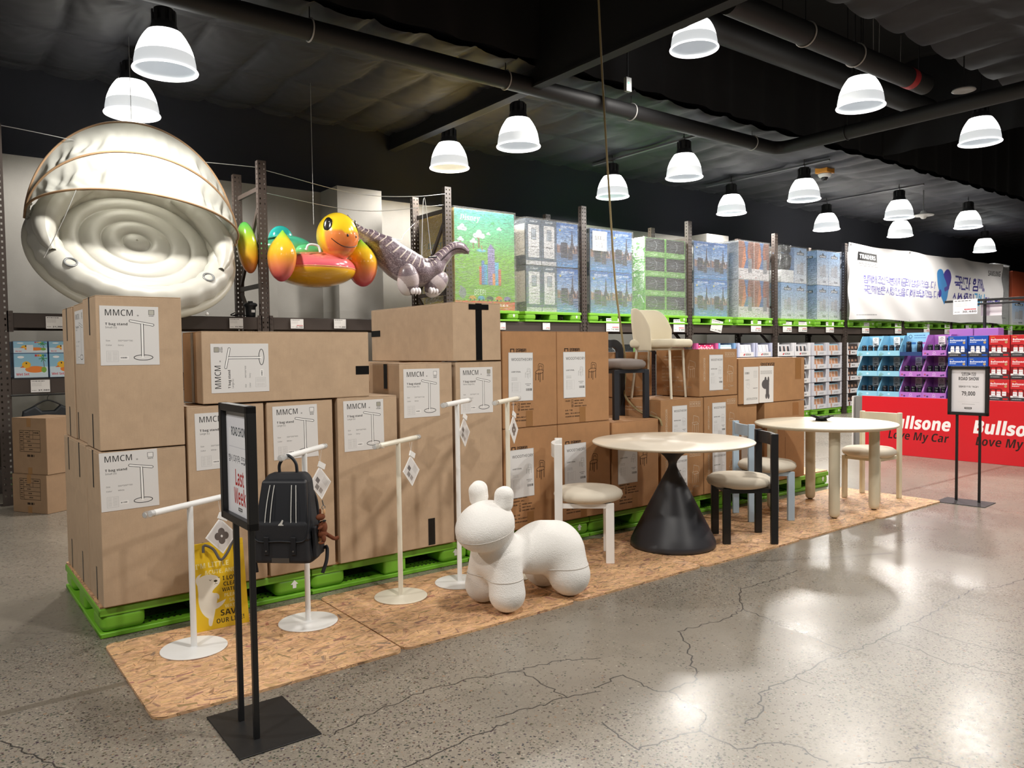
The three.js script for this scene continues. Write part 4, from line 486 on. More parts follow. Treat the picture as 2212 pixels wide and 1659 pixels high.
{
  const fab = (c) => mat(c, .9, { bumpMap: weave, bumpScale: .0008, sheen: .3 }), oat = fab([218, 208, 190]);
  const wf = mat([238, 237, 234], .4), bf = mat([26, 26, 28], .4), blue = mat([176, 196, 212], .4), bei = mat([222, 214, 188], .4), g = 'round-seat chairs around the tables';
  loopChair('white framed chair with round oatmeal cushion left of the cone table', 3.535, OY, -3.81, [.75, .66], wf, oat, g);
  loopChair('black framed chair with round oatmeal cushion right of the cone table', 4.753, OY, -3.448, [-.795, -.607], bf, oat, g);
  loopChair('light blue framed chair with round oatmeal cushion', 5.51, OY, -3.775, [.83, .56], blue, oat, g);
  loopChair('cream framed chair with round oatmeal cushion, back to the red barrier', 6.945, OY, -3.635, [-1, -.03], bei, oat, g);
  // dark grey loop-back chair on the carton
  let t = thing('loop_back_chair', 'black framed loop-back chair with dark grey cushion on a carton', 'chair', [4.56, .8495, -4.5], -.12); const dk = mat([38, 40, 46], .45);
  part(t, 'seat', at(seatGeo(.215, .085), 0, .43, .01), fab([128, 118, 112]), 'round dark grey cushion');
  for (const [a, b] of [[-1, 1], [1, 1], [-1, -1], [1, -1]]) part(t, 'leg', bx(.05, .395, .03, a * .155, .1975, b * .155, .004), dk);
  part(t, 'seat_rail', join(bx(.33, .03, .024, 0, .383, .155), bx(.33, .03, .024, 0, .383, -.155), bx(.024, .03, .33, -.155, .3835, 0), bx(.024, .03, .33, .155, .3835, 0)), dk);
  const arch = new THREE.Shape(); arch.moveTo(-.19, 0); arch.lineTo(-.19, .16); arch.absarc(-.09, .16, .1, Math.PI, Math.PI / 2, true); arch.lineTo(.09, .26); arch.absarc(.09, .16, .1, Math.PI / 2, 0, true); arch.lineTo(.19, 0); arch.lineTo(.135, 0); arch.lineTo(.135, .15); arch.absarc(.085, .15, .05, 0, Math.PI / 2); arch.lineTo(-.085, .2); arch.absarc(-.085, .15, .05, Math.PI / 2, Math.PI); arch.lineTo(-.135, 0);
  part(t, 'back_loop', at(extrude(arch, .028, .003, 10), 0, .38, -.205), dk, 'black loop-shaped back');
  // cream upholstered chair on the carton
  t = thing('upholstered_chair', 'cream upholstered dining chair with curved back on top of the cartons', 'chair', [5.0, .9945, -4.46], .34); const cr = fab([222, 212, 188]), fr = mat([226, 219, 200], .4);
  const seat = new RoundedBoxGeometry(.43, .07, .42, 6, .032); { const p = seat.attributes.position; for (let i = 0; i < p.count; i++) { const x = p.getX(i), z = p.getZ(i), q = z < -.02 ? 1 - .12 * Math.pow((-.02 - z) / .2, 2) : 1; p.setXYZ(i, x * q, p.getY(i) + .012 * Math.cos(x * 6), z); } seat.computeVertexNormals(); }
  part(t, 'seat', at(seat, 0, .455, .02), cr, 'cream seat cushion');
  const back = new THREE.BufferGeometry(); { const nu = 40, nv = 16, P = [], I = [], row = nv * 2; for (let i = 0; i <= nu; i++) { const s = i / nu * 2 - 1, a = s * 1.55, top = .3 - .17 * Math.pow(Math.max(0, Math.abs(s) - .55) / .45, 2.4), ry = (y) => .222 + .03 * y / .3; for (let j = 0; j < row; j++) { const q = j / row * 6.2832, yy = .5 + .5 * Math.sin(q), th = .017 * Math.cos(q) * (1 - .6 * Math.pow(Math.abs(s), 8)), y = -.055 + yy * (top + .055), R = ry(y) + th, zc = .03; P.push(R * Math.sin(a), y + .455, zc - R * Math.cos(a)); } } for (let i = 0; i < nu; i++) for (let j = 0; j < row; j++) { const a = i * row + j, b = i * row + (j + 1) % row, c = a + row, d = b + row; I.push(a, b, c, b, d, c); } for (const e of [0, nu]) { const c = P.length / 3; let sx = 0, sy = 0, sz = 0; for (let j = 0; j < row; j++) { sx += P[(e * row + j) * 3]; sy += P[(e * row + j) * 3 + 1]; sz += P[(e * row + j) * 3 + 2]; } P.push(sx / row, sy / row, sz / row); for (let j = 0; j < row; j++) { const a = e * row + j, b = e * row + (j + 1) % row; e ? I.push(a, b, c) : I.push(b, a, c); } } back.setAttribute('position', new THREE.Float32BufferAttribute(P, 3)); back.setIndex(I); back.computeVertexNormals(); }
  part(t, 'backrest', back, cr, 'curved wraparound back');
  for (const [x, z, xx, zz] of [[-.15, .155, -.165, .175], [.15, .155, .165, .175], [-.13, -.14, -.165, -.18], [.13, -.14, .165, -.18]]) part(t, 'leg', bar([xx, 0, zz], [x, .42, z], .0105, 12), fr);
  part(t, 'seat_frame', join(bar([-.15, .412, .155], [.15, .412, .155], .01), bar([-.13, .412, -.14], [.13, .412, -.14], .01), bar([-.15, .412, .155], [-.13, .412, -.14], .01), bar([.15, .412, .155], [.13, .412, -.14], .01)), fr);
}
// rope hanging from the roof, its end lying between the cartons
{
  const rope = mat([215, 205, 180], .85, { map: tex(64, 256, (c, w, h) => { fill(c, w, h, '#cfc4a2'); for (let i = -4; i < 20; i++) line(c, [[0, i * 16], [64, i * 16 + 30]], i % 2 ? '#4e463a' : '#8d8062', 6); }, { repeat: 1 }) });
  const g = tube([[4.56, 6.3, -4.8], [4.657, 4.344, -4.8], [4.703, 3.586, -4.8], [4.755, 2.615, -4.78], [4.794, 1.945, -4.76], [4.825, 1.53, -4.72], [4.835, 1.3, -4.69], [4.8, 1.16, -4.66], [4.735, 1.02, -4.6], [4.735, .9, -4.45], [4.735, .862, -4.3], [4.73, .84, -4.21], [4.735, .79, -4.195]], .0085, 220, 8), u = g.attributes.uv; for (let i = 0; i < u.count; i++) u.setXY(i, u.getY(i), u.getX(i) * 70);
  solo('rope', 'slanting speckled rope hanging from the roof past the cream chair', 'rope', g, rope);
}
// ---------- pallet racking along the back wall ----------
const RX = [.66, 3.18, 5.68, 8.13, 10.6, 13.13, 15.65, 18.15, 20.65, 23.15, 25.65], RZ = -8.74, DECK = 1.832;
{
  const holed = (w, h, cols, pitch, hw, hh) => { const s = poly([[-w / 2, 0], [w / 2, 0], [w / 2, h], [-w / 2, h]]); for (const cx of cols) for (let y = .08; y < h - .03; y += pitch) { const p = new THREE.Path(); p.moveTo(cx - hw, y); p.lineTo(cx - hw, y + hh); p.lineTo(cx + hw, y + hh); p.lineTo(cx + hw, y); s.holes.push(p); } return extrude(s, .004); };
  const front = at(holed(.098, 3.6, [-.025, .025], .056, .0075, .02), 0, 0, 0), side = holed(.075, 3.6, [0], .056, .0075, .02);
  const post = join(front, at(side.clone(), -.045, 0, -.0375, 0, Math.PI / 2, 0), at(side.clone(), .049, 0, -.0375, 0, Math.PI / 2, 0), bx(.14, .006, .12, 0, .003, -.03)), dark = M.rackBrown;
  const say = ['at the left picture edge by the canopy float', 'between the canopy float and the yellow duck', 'between the dinosaur and the green toy box', 'right of the grey luggage boxes, by the rope', 'right of the green shoe boxes', 'right of the orange canyon boxes', 'at the left end of the banner', 'behind the banner, first', 'behind the banner, second', 'at the right end of the banner', 'at the far right end of the racking'];
  RX.forEach((x, i) => {
    const t = thing('rack_frame', 'dark brown perforated rack frame ' + say[i], 'rack', [x, 0, RZ], 0, 'upright frames of the pallet racking');
    part(t, 'post', post, dark, 'perforated steel post'); part(t, 'post', at(post.clone(), 0, 0, -.84), dark);
    for (const y of [.25, 1.35, 2.2, 3.3]) part(t, 'brace', bx(.03, .05, .74, 0, y, -.42), dark); for (const [a, b] of [[.3, 1.3], [2.15, 1.4], [2.25, 3.2]]) part(t, 'brace', beamBox([0, a, -.78], [0, b, -.06], .03, .045), dark);
  });
  const bay = ['under the canopy float', 'under the yellow duck and dinosaur', 'under the green toy box', 'under the shoe boxes', 'under the canyon luggage', 'under the pale blue luggage', 'at the banner start', 'at the banner middle', 'at the banner end', 'past the banner'];
  for (let i = 0; i < 10; i++) {
    const L = RX[i + 1] - RX[i] - .104, cx = (RX[i] + RX[i + 1]) / 2;
    for (const [dz, n] of [[0, 'front'], [-.84, 'rear']]) { const t = thing('rack_beam', `dark brown ${n} rack beam ${bay[i]}`, 'rack beam', [cx, 1.69, RZ + dz], 0, 'beams of the pallet racking'); part(t, 'beam', bx(L, .138, .05, 0, .069, -.03, .004), dark); for (const s of [-1, 1]) part(t, 'bracket', join(bx(.05, .2, .008, s * (L / 2 - .012), .06, .0), ...[0, .06, .12].map((y) => at(cyl(.008, .008, .01, 0, 0, 0, 10), s * (L / 2 - .012), y + .01, .007, Math.PI / 2))), dark); }
    solo('shelf_deck', 'dark board deck lying on the rack beams ' + bay[i], 'shelf', bx(L, .003, .86, cx, 1.83, RZ - .45), mat([48, 44, 42], .7), 'decks of the pallet racking');
  }
  // lower shelf of the first bay
  const t = thing('rack_beam', 'lower dark brown rack beam carrying the toy boat boxes', 'rack beam', [1.92, 1.055, RZ], 0, 'beams of the pallet racking'); part(t, 'beam', bx(2.41, .14, .05, 0, .07, -.03, .004), dark);
  const t2 = thing('rack_beam', 'lower rear rack beam behind the toy boat boxes', 'rack beam', [1.92, 1.055, RZ - .84], 0, 'beams of the pallet racking'); part(t2, 'beam', bx(2.41, .14, .05, 0, .07, -.03, .004), dark);
  solo('shelf_deck', 'dark board deck under the toy boat boxes', 'shelf', bx(2.4, .012, .86, 1.92, 1.201, RZ - .45), mat([48, 44, 42], .7), 'decks of the pallet racking');
  // steel cables tied along the rack tops
  const wire = (label, pts) => solo('cable', label, 'cable', tube(pts, .004, 40, 5), M.wire, 'steel cables tied to the racks');
  wire('thin steel cable along the rack top behind the canopy float', [[-3, 3.72, RZ - .1], [.66, 3.6, RZ - .06], [2, 3.5, RZ - .05], [3.14, 3.52, RZ - .02]]);
  wire('steel cable from the duck bay to the brown lit post', [[3.22, 3.5, RZ - .02], [4.4, 3.36, RZ - .01], [5.2, 3.42, RZ + .01], [5.63, 3.5, RZ + .01]]);
  wire('lower steel cable holding the dinosaur', [[3.22, 3.36, RZ - .5], [4.6, 3.22, RZ - .3], [5.63, 3.36, RZ - .02]]);
  wire('forked cable pair hanging before the yellow box side', [[5.22, 2.55, RZ + .06], [5.3, 3.42, RZ + .02], [5.42, 2.7, RZ - .02]]);
  wire('slack white cable from the dinosaur back to the rear post', [[4.78, 2.86, RZ + .02], [5.0, 2.86, RZ - .1], [5.3, 3.02, RZ - .5], [5.66, 3.25, RZ - .79]]);
}
// price cards
const TAGS = ['21,980', '37,980', '19,980', '22,980', '11,880', '24,980', '14,980', '6,480', '18,980', '25,980', '30,480', '12,980'];
const tagTex = tex(1024, 960, (c, w, h) => { fill(c, w, h, '#e9e7e4'); TAGS.forEach((s, i) => { const x = (i % 4) * 256, y = (i / 4 | 0) * 320; c.save(); c.beginPath(); c.rect(x, y, 256, 320); c.clip(); c.translate(x, y); fill(c, 256, 320, '#e9e7e4'); scrib(c, 16, 38, 170, 20, 'rgba(40,40,40,.85)'); for (let k = 0; k < 5; k++) scrib(c, 16, 74 + k * 20, 130, 6, 'rgba(110,110,110,.55)'); if (i > 2 && i !== 4) { c.fillStyle = '#b8343c'; c.fillRect(120, 206, 120, 26); scrib(c, 130, 220, 100, 10, '#f0c8c8'); } scrib(c, 16, 272, 60, 14, 'rgba(60,60,60,.8)'); txt(c, s, 246, 268, 56, { bold: true, align: 'right', sx: .88 }); c.restore(); }); });
const tagMat = mat([255, 255, 255], .5, { map: tagTex });
function priceTag(n, x, y, w, h, label, o = {}) { const i = TAGS.indexOf(n), u = (i % 4) / 4, v = 1 - ((i / 4 | 0) + 1) / 3, g = sheet(w, h, .0015, [u + .002, v + .002, u + .248, v + 1 / 3 - .002]); const t = solo('price_tag', label, 'price tag', at(g, 0, 0, 0, o.tilt || 0, 0, o.lean || 0), tagMat, 'price cards on the rack beams'); t.position.set(x, y, o.z || RZ + .012); if (o.turn) t.rotation.y = o.turn; return t; }
priceTag('21,980', 1.09, 1.742, .15, .118, 'price card 21,980 on the beam at the far left'); priceTag('37,980', .95, 1.128, .16, .12, 'price card 37,980 under the toy boat boxes'); priceTag('19,980', 2.846, 1.757, .15, .112, 'price card 19,980 left of the duck bay'); priceTag('22,980', 3.55, 1.76, .155, .11, 'price card with red strip under the duck'); priceTag('11,880', 4.09, 1.766, .155, .112, 'price card 11,880 under the dinosaur tail'); priceTag('24,980', 7.355, 1.768, .14, .1, 'small price card under the grey luggage boxes'); priceTag('12,980', 6.53, 1.765, .15, .1, 'price card half hidden behind the taped long carton');
priceTag('14,980', 8.72, 1.805, .285, .205, 'large price card 14,980 by the rope'); priceTag('6,480', 10.3, 1.81, .285, .21, 'price card 6,480 right of the cream chair back'); priceTag('21,980', 11.31, 1.812, .32, .205, 'curled price card slanting under the Paris boxes', { lean: -.14, tilt: .12 }); priceTag('22,980', 12.475, 1.82, .315, .205, 'price card under the canyon luggage boxes'); priceTag('24,980', 13.487, 1.82, .298, .2, 'price card at the left of the pale blue luggage'); priceTag('18,980', 14.02, 1.825, .295, .2, 'price card at the middle of the pale blue luggage'); priceTag('25,980', 15.015, 1.825, .3, .21, 'price card at the right of the pale blue luggage');
[['12,980', 16.45], ['14,980', 17.9], ['6,480', 19.3], ['18,980', 20.4], ['22,980', 21.6], ['21,980', 22.8], ['24,980', 24.3]].forEach(([n, x], i) => priceTag(n, x, 1.83, .3, .24, 'price card under the banner, ' + ['first', 'second', 'third', 'fourth', 'fifth', 'sixth', 'the one past its end'][i] + ' from its start'));

// ---------- loads on the rack ----------
const white = [255, 255, 255];
const prt = (w, h, draw, rough = .4) => mat(white, rough, { map: tex(w, h, draw) });
const eiffel = (c, x, y, s, col) => area(c, [[x, y - s], [x + s * .03, y - s * .8], [x + s * .05, y - s * .45], [x + s * .12, y - s * .2], [x + s * .22, y], [x + s * .12, y], [x + s * .06, y - s * .14], [x - s * .06, y - s * .14], [x - s * .12, y], [x - s * .22, y], [x - s * .12, y - s * .2], [x - s * .05, y - s * .45], [x - s * .03, y - s * .8]], col);
const suitcase = (c, x, y, w, h, col) => { c.fillStyle = col; c.fillRect(x, y, w, h); c.strokeStyle = 'rgba(30,30,36,.7)'; c.lineWidth = Math.max(1, w * .03); for (let i = 1; i < 6; i++) { c.beginPath(); c.moveTo(x + w * i / 6, y + 3); c.lineTo(x + w * i / 6, y + h - 3); c.stroke(); } c.strokeRect(x, y, w, h); c.strokeRect(x + w * .3, y - h * .35, w * .4, h * .35); disc(c, x + w * .15, y + h + 4, 5, 5, '#333'); disc(c, x + w * .85, y + h + 4, 5, 5, '#333'); };
const PR = {
  paris: prt(360, 560, (c, w, h) => { const g = c.createLinearGradient(0, 0, 0, h); g.addColorStop(0, '#3d6fb4'); g.addColorStop(.45, '#9bb6d8'); g.addColorStop(.62, '#cbb6b0'); g.addColorStop(.7, '#6b7a98'); g.addColorStop(1, '#5f97cc'); c.fillStyle = g; c.fillRect(0, 0, w, h); for (let i = 0; i < 14; i++) disc(c, rr(0, w), rr(60, 230), rr(20, 70), rr(5, 14), 'rgba(235,240,248,.35)'); for (let x = 0; x < w; x += 24) { const q = rr(30, 80); c.fillStyle = ['#8d6f66', '#a98678', '#6f6470', '#b79a86'][x / 24 % 4 | 0]; c.fillRect(x, 350 - q, 25, q + 30); } eiffel(c, 262, 360, 290, '#4a4750'); suitcase(c, 70, 250, 110, 190, '#4a4a56'); suitcase(c, 190, 320, 80, 140, '#585660'); txt(c, 'DELSEY PARIS', 180, 46, 38, { bold: true, align: 'center', color: '#eef4fb', sx: .95 }); disc(c, 54, 96, 14, 14, '#e3cf54'); txt(c, 'CARRY ON SPINNER SET', 180, 516, 16, { align: 'center', color: '#eef' }); }),
  grey: prt(240, 560, (c, w, h) => { fill(c, w, h, '#5d6a78'); c.fillStyle = '#e0dedd'; c.fillRect(34, 70, 176, 400); c.strokeStyle = '#777'; c.strokeRect(34, 70, 176, 400); scrib(c, 48, 90, 60, 8); c.strokeStyle = '#4d565e'; c.lineWidth = 5; c.strokeRect(84, 120, 74, 130); c.fillStyle = '#a9b2ba'; c.fillRect(88, 124, 66, 122); scrib(c, 88, 300, 90, 6); scrib(c, 70, 340, 110, 12, '#333'); for (let i = 0; i < 6; i++) scrib(c, 46, 380 + i * 14, 150, 4); c.fillStyle = '#c9c8c8'; c.fillRect(0, 510, w, 50); txt(c, 'DUNLOP', 60, 30, 30, { bold: true, skew: -.3, color: '#dfe3e6' }); }),
  greySide: prt(300, 560, (c, w, h) => { fill(c, w, h, '#4f5a64'); c.fillStyle = '#dcd8d2'; c.fillRect(10, 60, 280, 380); c.fillStyle = '#3d4348'; c.fillRect(24, 150, 130, 250); c.strokeStyle = '#222'; c.lineWidth = 4; c.strokeRect(50, 100, 70, 60); for (let i = 0; i < 6; i++) { c.strokeStyle = '#777'; c.lineWidth = 3; c.beginPath(); c.arc(215, 120 + i * 50, 18, 0, 7); c.stroke(); } txt(c, 'DUNLOP', 30, 30, 40, { bold: true, skew: -.3, color: '#cfd4d8' }); }),
  canyon: prt(360, 560, (c, w, h) => { fill(c, w, h, '#4d6f9c'); area(c, [[0, 0], [130, 0], [170, 120], [110, 400], [0, 420]], '#8f5f4a'); area(c, [[360, 0], [230, 0], [200, 150], [260, 400], [360, 420]], '#7a5244'); area(c, [[130, 60], [180, 260], [120, 400], [60, 400]], '#c07a52'); area(c, [[240, 40], [215, 260], [260, 400], [320, 390]], '#a6664a'); for (let i = 0; i < 120; i++) line(c, [[rr(0, w), rr(0, 400)], [rr(0, w), rr(0, 400)]].map((p, k, a) => k ? [a[0][0] + rr(-8, 8), a[0][1] + rr(20, 60)] : p), 'rgba(70,40,34,.35)', 2); c.fillStyle = '#cfcac8'; c.fillRect(0, 400, w, 160); suitcase(c, 220, 250, 90, 210, '#8d8d90'); scrib(c, 30, 440, 90, 12); disc(c, 40, 530, 10, 10, '#b05a5a'); }),
  canyonSide: prt(260, 560, (c, w, h) => { fill(c, w, h, '#dcdad8'); c.strokeStyle = '#888'; c.strokeRect(60, 50, 80, 34); for (let i = 0; i < 14; i++) scrib(c, 30, 170 + i * 22, 90 + rr(0, 60), 5); c.strokeStyle = '#555'; c.lineWidth = 3; c.strokeRect(120, 260, 60, 110); scrib(c, 40, 500, 170, 10); }),
  metal: prt(300, 560, (c, w, h) => { const g = c.createLinearGradient(0, 0, 0, h); g.addColorStop(0, '#86add8'); g.addColorStop(.5, '#b4c3d6'); g.addColorStop(1, '#dcdcdf'); c.fillStyle = g; c.fillRect(0, 0, w, h); c.fillStyle = '#26323e'; c.fillRect(60, 70, 180, 44); area(c, [[110, 74], [150, 30], [190, 74]], '#26323e'); txt(c, 'METALIK', 150, 93, 36, { bold: true, align: 'center', color: '#fff' }); suitcase(c, 70, 260, 70, 150, '#c6c8cc'); suitcase(c, 150, 230, 80, 190, '#b8babf'); for (const x of [150, 180, 210]) { c.fillStyle = '#3a3f46'; c.fillRect(x, 490, 16, 36); } scrib(c, 30, 520, 90, 8); }),
  metalSide: prt(240, 560, (c, w, h) => { const g = c.createLinearGradient(0, 0, 0, h); g.addColorStop(0, '#7ba3cf'); g.addColorStop(1, '#c6cdd6'); c.fillStyle = g; c.fillRect(0, 0, w, h); c.fillStyle = '#26323e'; c.fillRect(40, 80, 160, 40); txt(c, 'METALIK', 120, 100, 32, { bold: true, align: 'center', color: '#fff' }); for (let i = 0; i < 8; i++) scrib(c, 40, 200 + i * 34, 150, 8, 'rgba(60,80,110,.5)'); }),
  crocs: prt(420, 240, (c, w, h) => { fill(c, w, h, '#2c2f30'); for (let i = 0; i < 60; i++) line(c, [[rr(20, 400), rr(10, 160)], [rr(20, 400), rr(10, 160)]], 'rgba(150,156,158,.22)', rr(2, 7)); line(c, [[200, 30], [240, 60], [246, 110], [210, 150]], 'rgba(205,210,212,.7)', 7); c.fillStyle = '#7cae5e'; c.fillRect(0, 172, w, 68); c.fillRect(0, 0, 16, h); c.fillRect(w - 16, 0, 16, h); txt(c, 'crocs', 190, 206, 58, { bold: true, align: 'center', color: '#b6d0a4' }); c.strokeStyle = '#b6d0a4'; c.lineWidth = 5; c.strokeRect(340, 188, 40, 36); }),
  crocsSide: prt(420, 240, (c, w, h) => { fill(c, w, h, '#5db42e'); txt(c, 'crocs', 220, 140, 90, { bold: true, align: 'center', color: '#d8efc8' }); c.fillStyle = '#1f3a14'; c.fillRect(160, 40, 100, 22); }),
  toy: prt(760, 1020, (c, w, h) => { const g = c.createLinearGradient(0, 0, 0, h); g.addColorStop(0, '#58bfae'); g.addColorStop(.3, '#6cbc7a'); g.addColorStop(.5, '#7fb53c'); g.addColorStop(1, '#7cb432'); c.fillStyle = g; c.fillRect(0, 0, w, h); c.fillStyle = '#d3532f'; c.fillRect(0, h - 92, w, 92); scrib(c, 420, h - 46, 250, 34, 'rgba(250,230,220,.8)'); txt(c, 'Disney', 70, 84, 76, { font: 'serif', bold: true, skew: -.2, color: '#f4fbf6', sx: .95 }); const cloud = (x, y, s) => { for (const [a, b, r] of [[0, 0, 26], [-26, 8, 18], [28, 8, 20], [4, -14, 20]]) disc(c, x + a * s, y + b * s, r * s, r * s * .8, '#e6f2f4'); }; cloud(90, 190, 1.3); cloud(560, 170, .7); cloud(420, 230, .6); for (const [x, y, s] of [[70, 320, .8], [300, 270, 1.5], [230, 330, .9]]) { line(c, [[x, y], [x, y + 70 * s], [x, y + 20 * s], [x - 20 * s, y - 10 * s]], '#8a5a34', 12 * s); cloud(x, y - 16 * s, 1.1 * s); } disc(c, 330, 410, 60, 16, '#7ec6dd'); line(c, [[330, 360], [345, 410]], '#c4582e', 8); for (const [x, q, hh, col] of [[300, 40, 190, '#c85e34'], [330, 36, 250, '#4a72b8'], [364, 40, 210, '#3f9bc4'], [410, 90, 380, '#8878b0'], [500, 50, 240, '#57a8d0'], [545, 36, 170, '#d2603a'], [470, 34, 120, '#e28a3c']]) { c.fillStyle = col; c.fillRect(x, 760 - hh, q, hh); for (let k = 0; k < hh - 20; k += 22) { c.fillStyle = 'rgba(255,255,255,.28)'; c.fillRect(x + 5, 766 - hh + k, q - 10, 9); } } area(c, [[412, 384], [450, 330], [494, 384]], '#8878b0'); txt(c, 'BEEP!', 230, 838, 76, { color: '#e7f3da', sx: .8, font: 'sans-serif' }); txt(c, 'Beep BEEP', 540, 846, 48, { color: '#3d5c2a', sx: .8 }); disc(c, 90, 850, 44, 58, '#8c9090'); disc(c, 70, 790, 14, 14, '#8c9090'); [['#e0a83a', 170], ['#4aa0c8', 280], ['#31363c', 390], ['#e07a34', 510], ['#8a76b4', 620]].forEach(([k, x]) => { c.fillStyle = k; c.beginPath(); c.ellipse(x + 40, 900, 44, 26, 0, Math.PI, 0); c.fill(); c.fillRect(x - 6, 898, 92, 18); disc(c, x + 16, 918, 11, 11, '#222'); disc(c, x + 66, 918, 11, 11, '#222'); }); disc(c, 250, 470, 26, 26, '#6fae2e'); disc(c, 480, 120, 26, 14, '#3f9a5a'); }),
  toySide: prt(512, 760, (c, w, h) => { fill(c, w, h, '#c9a92e'); txt(c, 'Disney', 250, 250, 60, { font: 'serif', bold: true, skew: -.2, color: '#3c7a78', align: 'center' }); for (const [x, q, hh, col] of [[250, 30, 150, '#6a8aa0'], [284, 50, 260, '#7a7890'], [340, 36, 200, '#7494a8'], [384, 26, 120, '#a86a4a']]) { c.fillStyle = col; c.fillRect(x, 640 - hh, q, hh); for (let k = 0; k < hh - 20; k += 20) { c.fillStyle = 'rgba(230,235,240,.3)'; c.fillRect(x + 4, 646 - hh + k, q - 8, 8); } } disc(c, 420, 340, 60, 44, '#d9c046'); }),
  carton: mat([196, 150, 110], .8), whiteCard: mat([222, 221, 219], .5), blueCard: mat([110, 140, 180], .5), greenCard: mat([88, 178, 44], .5), yellowCard: mat([206, 172, 50], .5), greyCard: mat([98, 108, 118], .5),
};
function load(name, label, group, X, Y, Z, body, front, side) {
  const w = X[1] - X[0], h = Y[1] - Y[0], d = Math.abs(Z[1] - Z[0]), t = thing(name, label, 'box', [(X[0] + X[1]) / 2, Y[0], (Z[0] + Z[1]) / 2], 0, group);
  part(t, 'body', bx(w, h, d, 0, h / 2, 0, .006), body); if (front) part(t, 'front_print', at(sheet(w - .008, h - .008, .001), 0, h / 2, d / 2 + .0006), front, 'printed front panel'); if (side) part(t, 'side_print', at(sheet(d - .008, h - .008, .001), -w / 2 - .0006, h / 2, 0, 0, -Math.PI / 2), side, 'printed side panel');
  return t;
}
const filmBump = tex(512, 512, (c, w, h) => { const d = c.createImageData(w, h); for (let i = 0; i < w * h; i++) { const x = i % w, y = i / w | 0, q = Math.abs(fbm(x / 70 + 2 * fbm(x / 90, y / 40, 2), y / 9 + x / 60, 3) - .45) * 2.4, v = 255 * Math.min(1, q + .25 * noise(x / 26, y / 4)); d.data[i * 4] = d.data[i * 4 + 1] = d.data[i * 4 + 2] = v; d.data[i * 4 + 3] = 255; } c.putImageData(d, 0, 0); }, { repeat: 1.4, data: true });
const film = mat([248, 250, 252], .2, { transmission: .9, thickness: 0, ior: 1.6, bumpMap: filmBump, bumpScale: .12, specularIntensity: 1 });
function wrap(label, X, Y, Z) {
  const w = X[1] - X[0] + .03, h = Y[1] - Y[0], d = Math.abs(Z[1] - Z[0]) + .03, faces = [];
  const f = (L, ax, az, turn) => { const g = new THREE.PlaneGeometry(L, h, 30, 40), p = g.attributes.position, u = g.attributes.uv; for (let i = 0; i < p.count; i++) { const x = p.getX(i), y = p.getY(i); u.setXY(i, x + ax, y); p.setZ(i, .012 * (fbm(x * 3 + ax, y * 14 + X[0], 3) - .3)); } g.computeVertexNormals(); return at(g, ax, h / 2, az, 0, turn); };
  faces.push(f(w, 0, d / 2, 0), f(d, -w / 2, 0, -Math.PI / 2));
  const t = solo('stretch_wrap', label, 'film', join(faces), film, 'stretch film around the pallet loads'); t.position.set((X[0] + X[1]) / 2, Y[0], (Z[0] + Z[1]) / 2);
}
